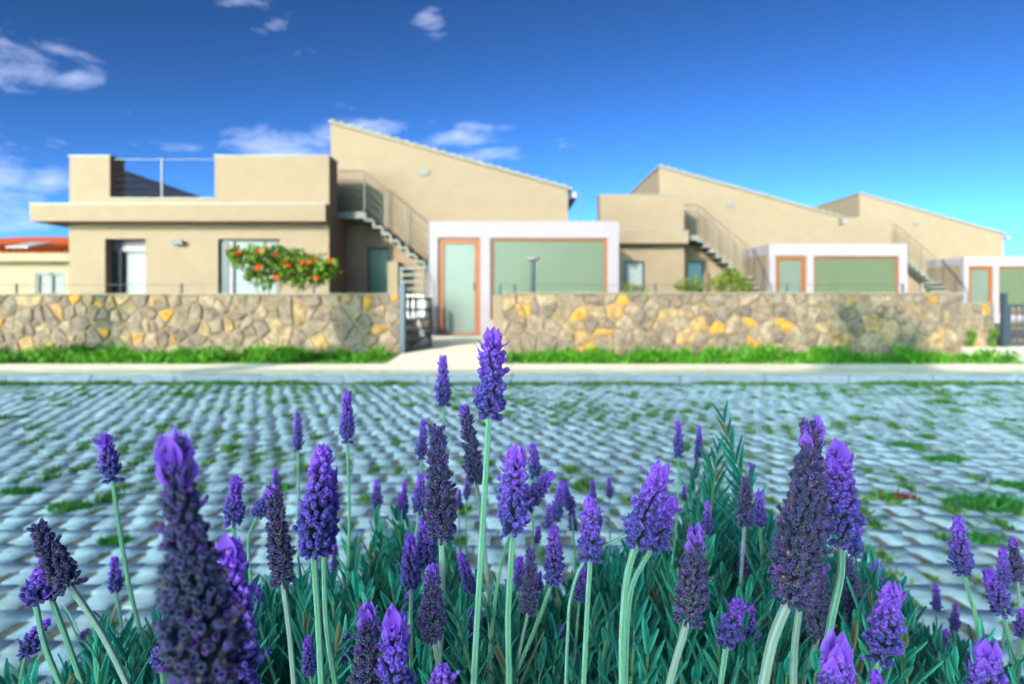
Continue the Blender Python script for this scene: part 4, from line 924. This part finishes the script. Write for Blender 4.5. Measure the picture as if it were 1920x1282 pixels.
 ((1512,1010),(1500,1128),52,.356,'G',[(1498,1135),(1491,1200),(1487,1300)],'faded grey head tucked behind the base of the biggest grey spike',dict(tuft=0)),
 ((1608,957),(1600,1040),30,.5,'P',[(1598,1050),(1592,1110)],'blurred dark spike behind the right side of the big deep purple one',{}),
 ((1535,1064),(1533,1196),44,.47,'G',[(1531,1202),(1508,1270),(1500,1300)],'blurred brown spike with lilac tip under the biggest grey one',{}),
 ((1588,1050),(1602,1150),36,.5,'G',[(1603,1158),(1598,1220)],'dark blurred spike right of the thick curved green stem',dict(tuft=0)),
 ((1646,1055),(1630,1110),27,.6,'P',[(1627,1118),(1620,1180)],'small blurred purple spike over the bush edge at right',{}),
 ((1672,1092),(1650,1235),56,.365,'P',[(1643,1240),(1627,1300)],'sharp purple spike leaning right near the lower right',dict(tuft=1.2,spread=4)),
 ((1572,1216),(1566,1320),66,.33,'P',[(1566,1340),(1566,1400)],'glowing lilac crown of bracts at the bottom edge at right',dict(tuft=1.7,spread=3)),
 ((1641,1258),(1646,1330),34,.335,'P',[(1646,1345),(1646,1400)],'pinkish purple tip at the bottom edge beside the lilac crown',dict(tuft=1.1)),
 ((1853,1212),(1850,1320),58,.345,'P',[(1850,1340),(1850,1400)],'bright purple spike with leafy crown in the lower right corner',dict(tuft=1.4,spread=5)),
 ((1796,963),(1806,1073),36,.46,'P',[(1812,1082),(1830,1160),(1842,1260)],'tall blurred purple spike over the pavers near the right edge',{}),
 ((1755,1093),(1756,1142),18,.7,'P',[(1757,1150),(1754,1230)],'small purple spike on pavers at lower right, left of a similar one',{}),
 ((1791,1130),(1790,1179),18,.7,'P',[(1790,1188),(1788,1240)],'small purple spike on pavers at lower right, the right one of two',{}),
 ((1775,1180),(1760,1226),25,.6,'P',[(1757,1233),(1750,1290)],'dark blue purple spike leaning right below the two small ones',{}),
 ((1850,1068),(1880,1144),37,.5,'P',[(1884,1150),(1895,1220),(1902,1300)],'purple spike leaning left at the right edge',{}),
 ((1882,1024),(1880,1102),24,.56,'P',[(1880,1110),(1884,1180)],'upright purple spike behind the left leaning one at the right edge',{}),
 ((1898,1007),(1908,1086),27,.57,'G',[(1910,1094),(1914,1180)],'dull purple spike farthest up at the right edge',{}),
 ((1918,1140),(1915,1192),24,.55,'P',[(1914,1200),(1912,1260)],'purple spike cut by the right border, below the leaning one',{}),
 ((1849,1189),(1848,1216),14,.65,'P',[(1848,1222),(1846,1270)],'tiny purple bud just above the bright corner spike',{}),
 ((1829,1208),(1822,1266),30,.5,'P',[(1820,1275),(1818,1310)],'blurred lilac spike left of the bright corner spike',{}),
 ((1730,1272),(1730,1296),16,.55,'P',[(1730,1304),(1730,1330)],'tiny lilac tip at the bottom edge near the lower right',{}),
 ((1110,1147),(1109,1200),14,.6,'P',[(1108,1210),(1106,1260)],'tiny purple spike right of the straight green stem, deep in the leaves',{}),
 ((1078,1218),(1070,1252),16,.52,'P',[(1068,1260),(1064,1300)],'tiny bright purple bud low between the two green stems right of centre',{}),
 ((1053,1177),(1051,1196),11,.55,'P',[(1051,1205),(1050,1260)],'tiniest blue purple bud beside the leafy stem right of centre',{}),
 ((888,1144),(874,1200),28,.48,'P',[(872,1208),(868,1280)],'blurred violet spike immediately left of the tallest stem near the bottom',{}),
 ((1094,1060),(1086,1122),26,.5,'P',[(1084,1130),(1080,1200)],'blurred purple spike behind the upright sharp one\'s stem',{}),
 ((324,1132),(322,1190),25,.46,'P',[(321,1200),(322,1280)],'purple sliver seen at the left side of the huge dark spike\'s foot',{}),
]
for i, (tip, base, w, D, kind, stem, label, ex) in enumerate(FL):
    flower(tip, base, w, D, kind, stem, label, 100 + i, **ex)

# the bushes: leafy shoots with narrow toothed leaves
def leaf_template(nseg, teeth):
    V = []; W = []
    for i in range(nseg + 1):
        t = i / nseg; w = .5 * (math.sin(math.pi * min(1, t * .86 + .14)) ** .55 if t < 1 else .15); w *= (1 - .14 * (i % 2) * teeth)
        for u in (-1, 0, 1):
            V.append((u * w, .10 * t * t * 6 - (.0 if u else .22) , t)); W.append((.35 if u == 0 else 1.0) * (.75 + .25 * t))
    Fq = [[i * 3 + k, i * 3 + k + 1, (i + 1) * 3 + k + 1, (i + 1) * 3 + k] for i in range(nseg) for k in range(2)]
    return np.array(V), [np.array(Fq)], np.array(W)
LF_N, LF_F = leaf_template(13, 1), leaf_template(4, 0)
OUT = np.array([(-200, 1282), (60, 1260), (150, 1250), (190, 1150), (240, 1175), (300, 1165), (380, 1215), (440, 1120), (500, 1095), (560, 1070), (640, 1080), (700, 1015), (760, 970), (840, 1010), (880, 1110), (940, 1090), (1000, 1130),
                (1060, 1090), (1110, 1030), (1160, 1030), (1230, 1000), (1290, 930), (1340, 905), (1400, 945), (1470, 1000), (1540, 1010), (1610, 1020), (1640, 1040), (1680, 1110), (1740, 1190), (1800, 1215), (1870, 1200), (1930, 1240), (2200, 1282)], float)
def shoots(specs, O, name_root):
    """specs: list of (tip Vector, length, near?)"""
    for lod in (0, 1):
        sel = [s for s in specs if s[2] == (lod == 0)]
        if not sel: continue
        T_ = LF_N if lod == 0 else LF_F; offs, dirs, scl, side, cc = [], [], [], [], []
        stv = MB()
        for (tp, L, _) in sel:
            lean = Vector((random.gauss(0, .16), random.gauss(0, .16), 1)).normalized(); b0 = tp - lean * L; stv.tube([b0, b0.lerp(tp, .5) + Vector((random.uniform(-.004, .004), 0, 0)), tp], [.0016, .0013, .0008], 4)
            n = int(L / .0115); rot = random.uniform(0, 3.14); g = random.uniform(.75, 1.25); hue = random.uniform(0, 1)
            for i in range(n):
                t = i / (n - 1); p = b0.lerp(tp, t); rot += 1.57 + random.uniform(-.2, .2); ll = (.026 + .016 * math.sin(math.pi * min(t * 1.15, 1))) * random.uniform(.8, 1.2) * (1 if t < .85 else .72)
                for s_ in (0, math.pi):
                    a = rot + s_; o = Vector((math.cos(a), math.sin(a), 0)); op = .75 * (1 - t) + .26 + random.uniform(-.12, .15)
                    dirs.append(tuple((lean + o * op).normalized())); offs.append(tuple(p - O)); scl.append((.0049 * random.uniform(.85, 1.2), .0045, ll)); side.append(tuple(o)); cc.append((g, hue))
        offs, dirs, scl, side, cc = map(np.array, (offs, dirs, scl, side, cc)); z = norm(dirs); y = norm(side - z * (side * z).sum(1, keepdims=True)); x = np.cross(y, z)
        fr = np.stack([x, y, z], 2); v, f_ = scatter(T_[0], T_[1], fr, offs, scl); n0 = len(T_[0])
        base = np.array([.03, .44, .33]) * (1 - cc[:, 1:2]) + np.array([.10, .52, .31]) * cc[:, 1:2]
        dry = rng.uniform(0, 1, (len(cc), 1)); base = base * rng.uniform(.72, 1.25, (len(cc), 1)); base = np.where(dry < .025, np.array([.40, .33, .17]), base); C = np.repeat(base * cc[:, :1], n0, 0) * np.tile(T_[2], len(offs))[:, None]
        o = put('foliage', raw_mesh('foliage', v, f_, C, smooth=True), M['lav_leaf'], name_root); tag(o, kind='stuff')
        me = raw_mesh('shoot', np.array(stv.v) - np.array(O), [np.array([f for f in stv.f if len(f) == 4])], np.tile([.13, .24, .08], (len(stv.v), 1))); o = put('shoots', me, M['lav_stem'], name_root); tag(o, kind='stuff')
def bush(x0, x1, y0, y1, n, label, extra=()):
    O = Vector(((x0 + x1) / 2, (y0 + y1) / 2, 0)); root = empty('lavender_bush', O, label, 'lavender bush'); specs = []
    for i in range(n):
        Y = random.uniform(y0, y1) ; X = random.uniform(x0, x1); px = CX + X * F / Y
        oy = float(np.interp(px, OUT[:, 0], OUT[:, 1])); lift = abs(random.gauss(0, 1)) * 55 + (0 if random.random() < .35 else random.uniform(0, 90))
        lo = 1175 if Y < .46 else (1100 if Y < .55 else (1030 if Y < .62 else 0))
        zt = H - (max(oy, lo) + lift - HY) * Y / F
        if zt < .42 or zt > .80: 
            if zt < .42: continue
            zt = .80
        specs.append((Vector((X, Y, zt)), random.uniform(.13, .2), Y < .52))
    for (px, py, D_, L) in extra: specs.append((at(px, py, D_), L, D_ < .6))
    shoots(specs, O, root)
    wd = MB()
    for k in range(26):
        a = k * 2.4; e = O + Vector(((x1 - x0) * .42 * math.cos(a) * random.random() ** .5, (y1 - y0) * .42 * math.sin(a), random.uniform(.42, .56))); wd.tube([O + Vector((.03 * math.cos(a), .03 * math.sin(a), 0)), O.lerp(e, .5) + Vector((0, 0, .04)), e], [.006, .004, .002], 5)
    wd.build('branches', M['bark'], root, O)
bush(-.34, .0, .43, .98, 330, 'low lavender bush left of the tallest stem, grey green leaves', [(655, 1010, .62, .16), (705, 985, .64, .16), (810, 985, .66, .16), (745, 975, .66, .14)])
bush(.0, .52, .43, 1.02, 520, 'larger lavender bush right of the tallest stem with one tall leafy shoot',
     [(1358, 792, .62, .20), (1345, 850, .64, .16), (1378, 870, .63, .16), (1325, 868, .66, .16), (1298, 900, .68, .15), (1190, 1180, .42, .10), (1215, 1225, .41, .09), (1140, 1165, .43, .10), (905, 1110, .45, .12), (850, 1135, .43, .12)])
bush(-.46, -.20, .42, .75, 85, 'small leafy lavender growth at lower left over the pavers')
bush(.46, .72, .5, .95, 110, 'low lavender growth in the lower right corner')
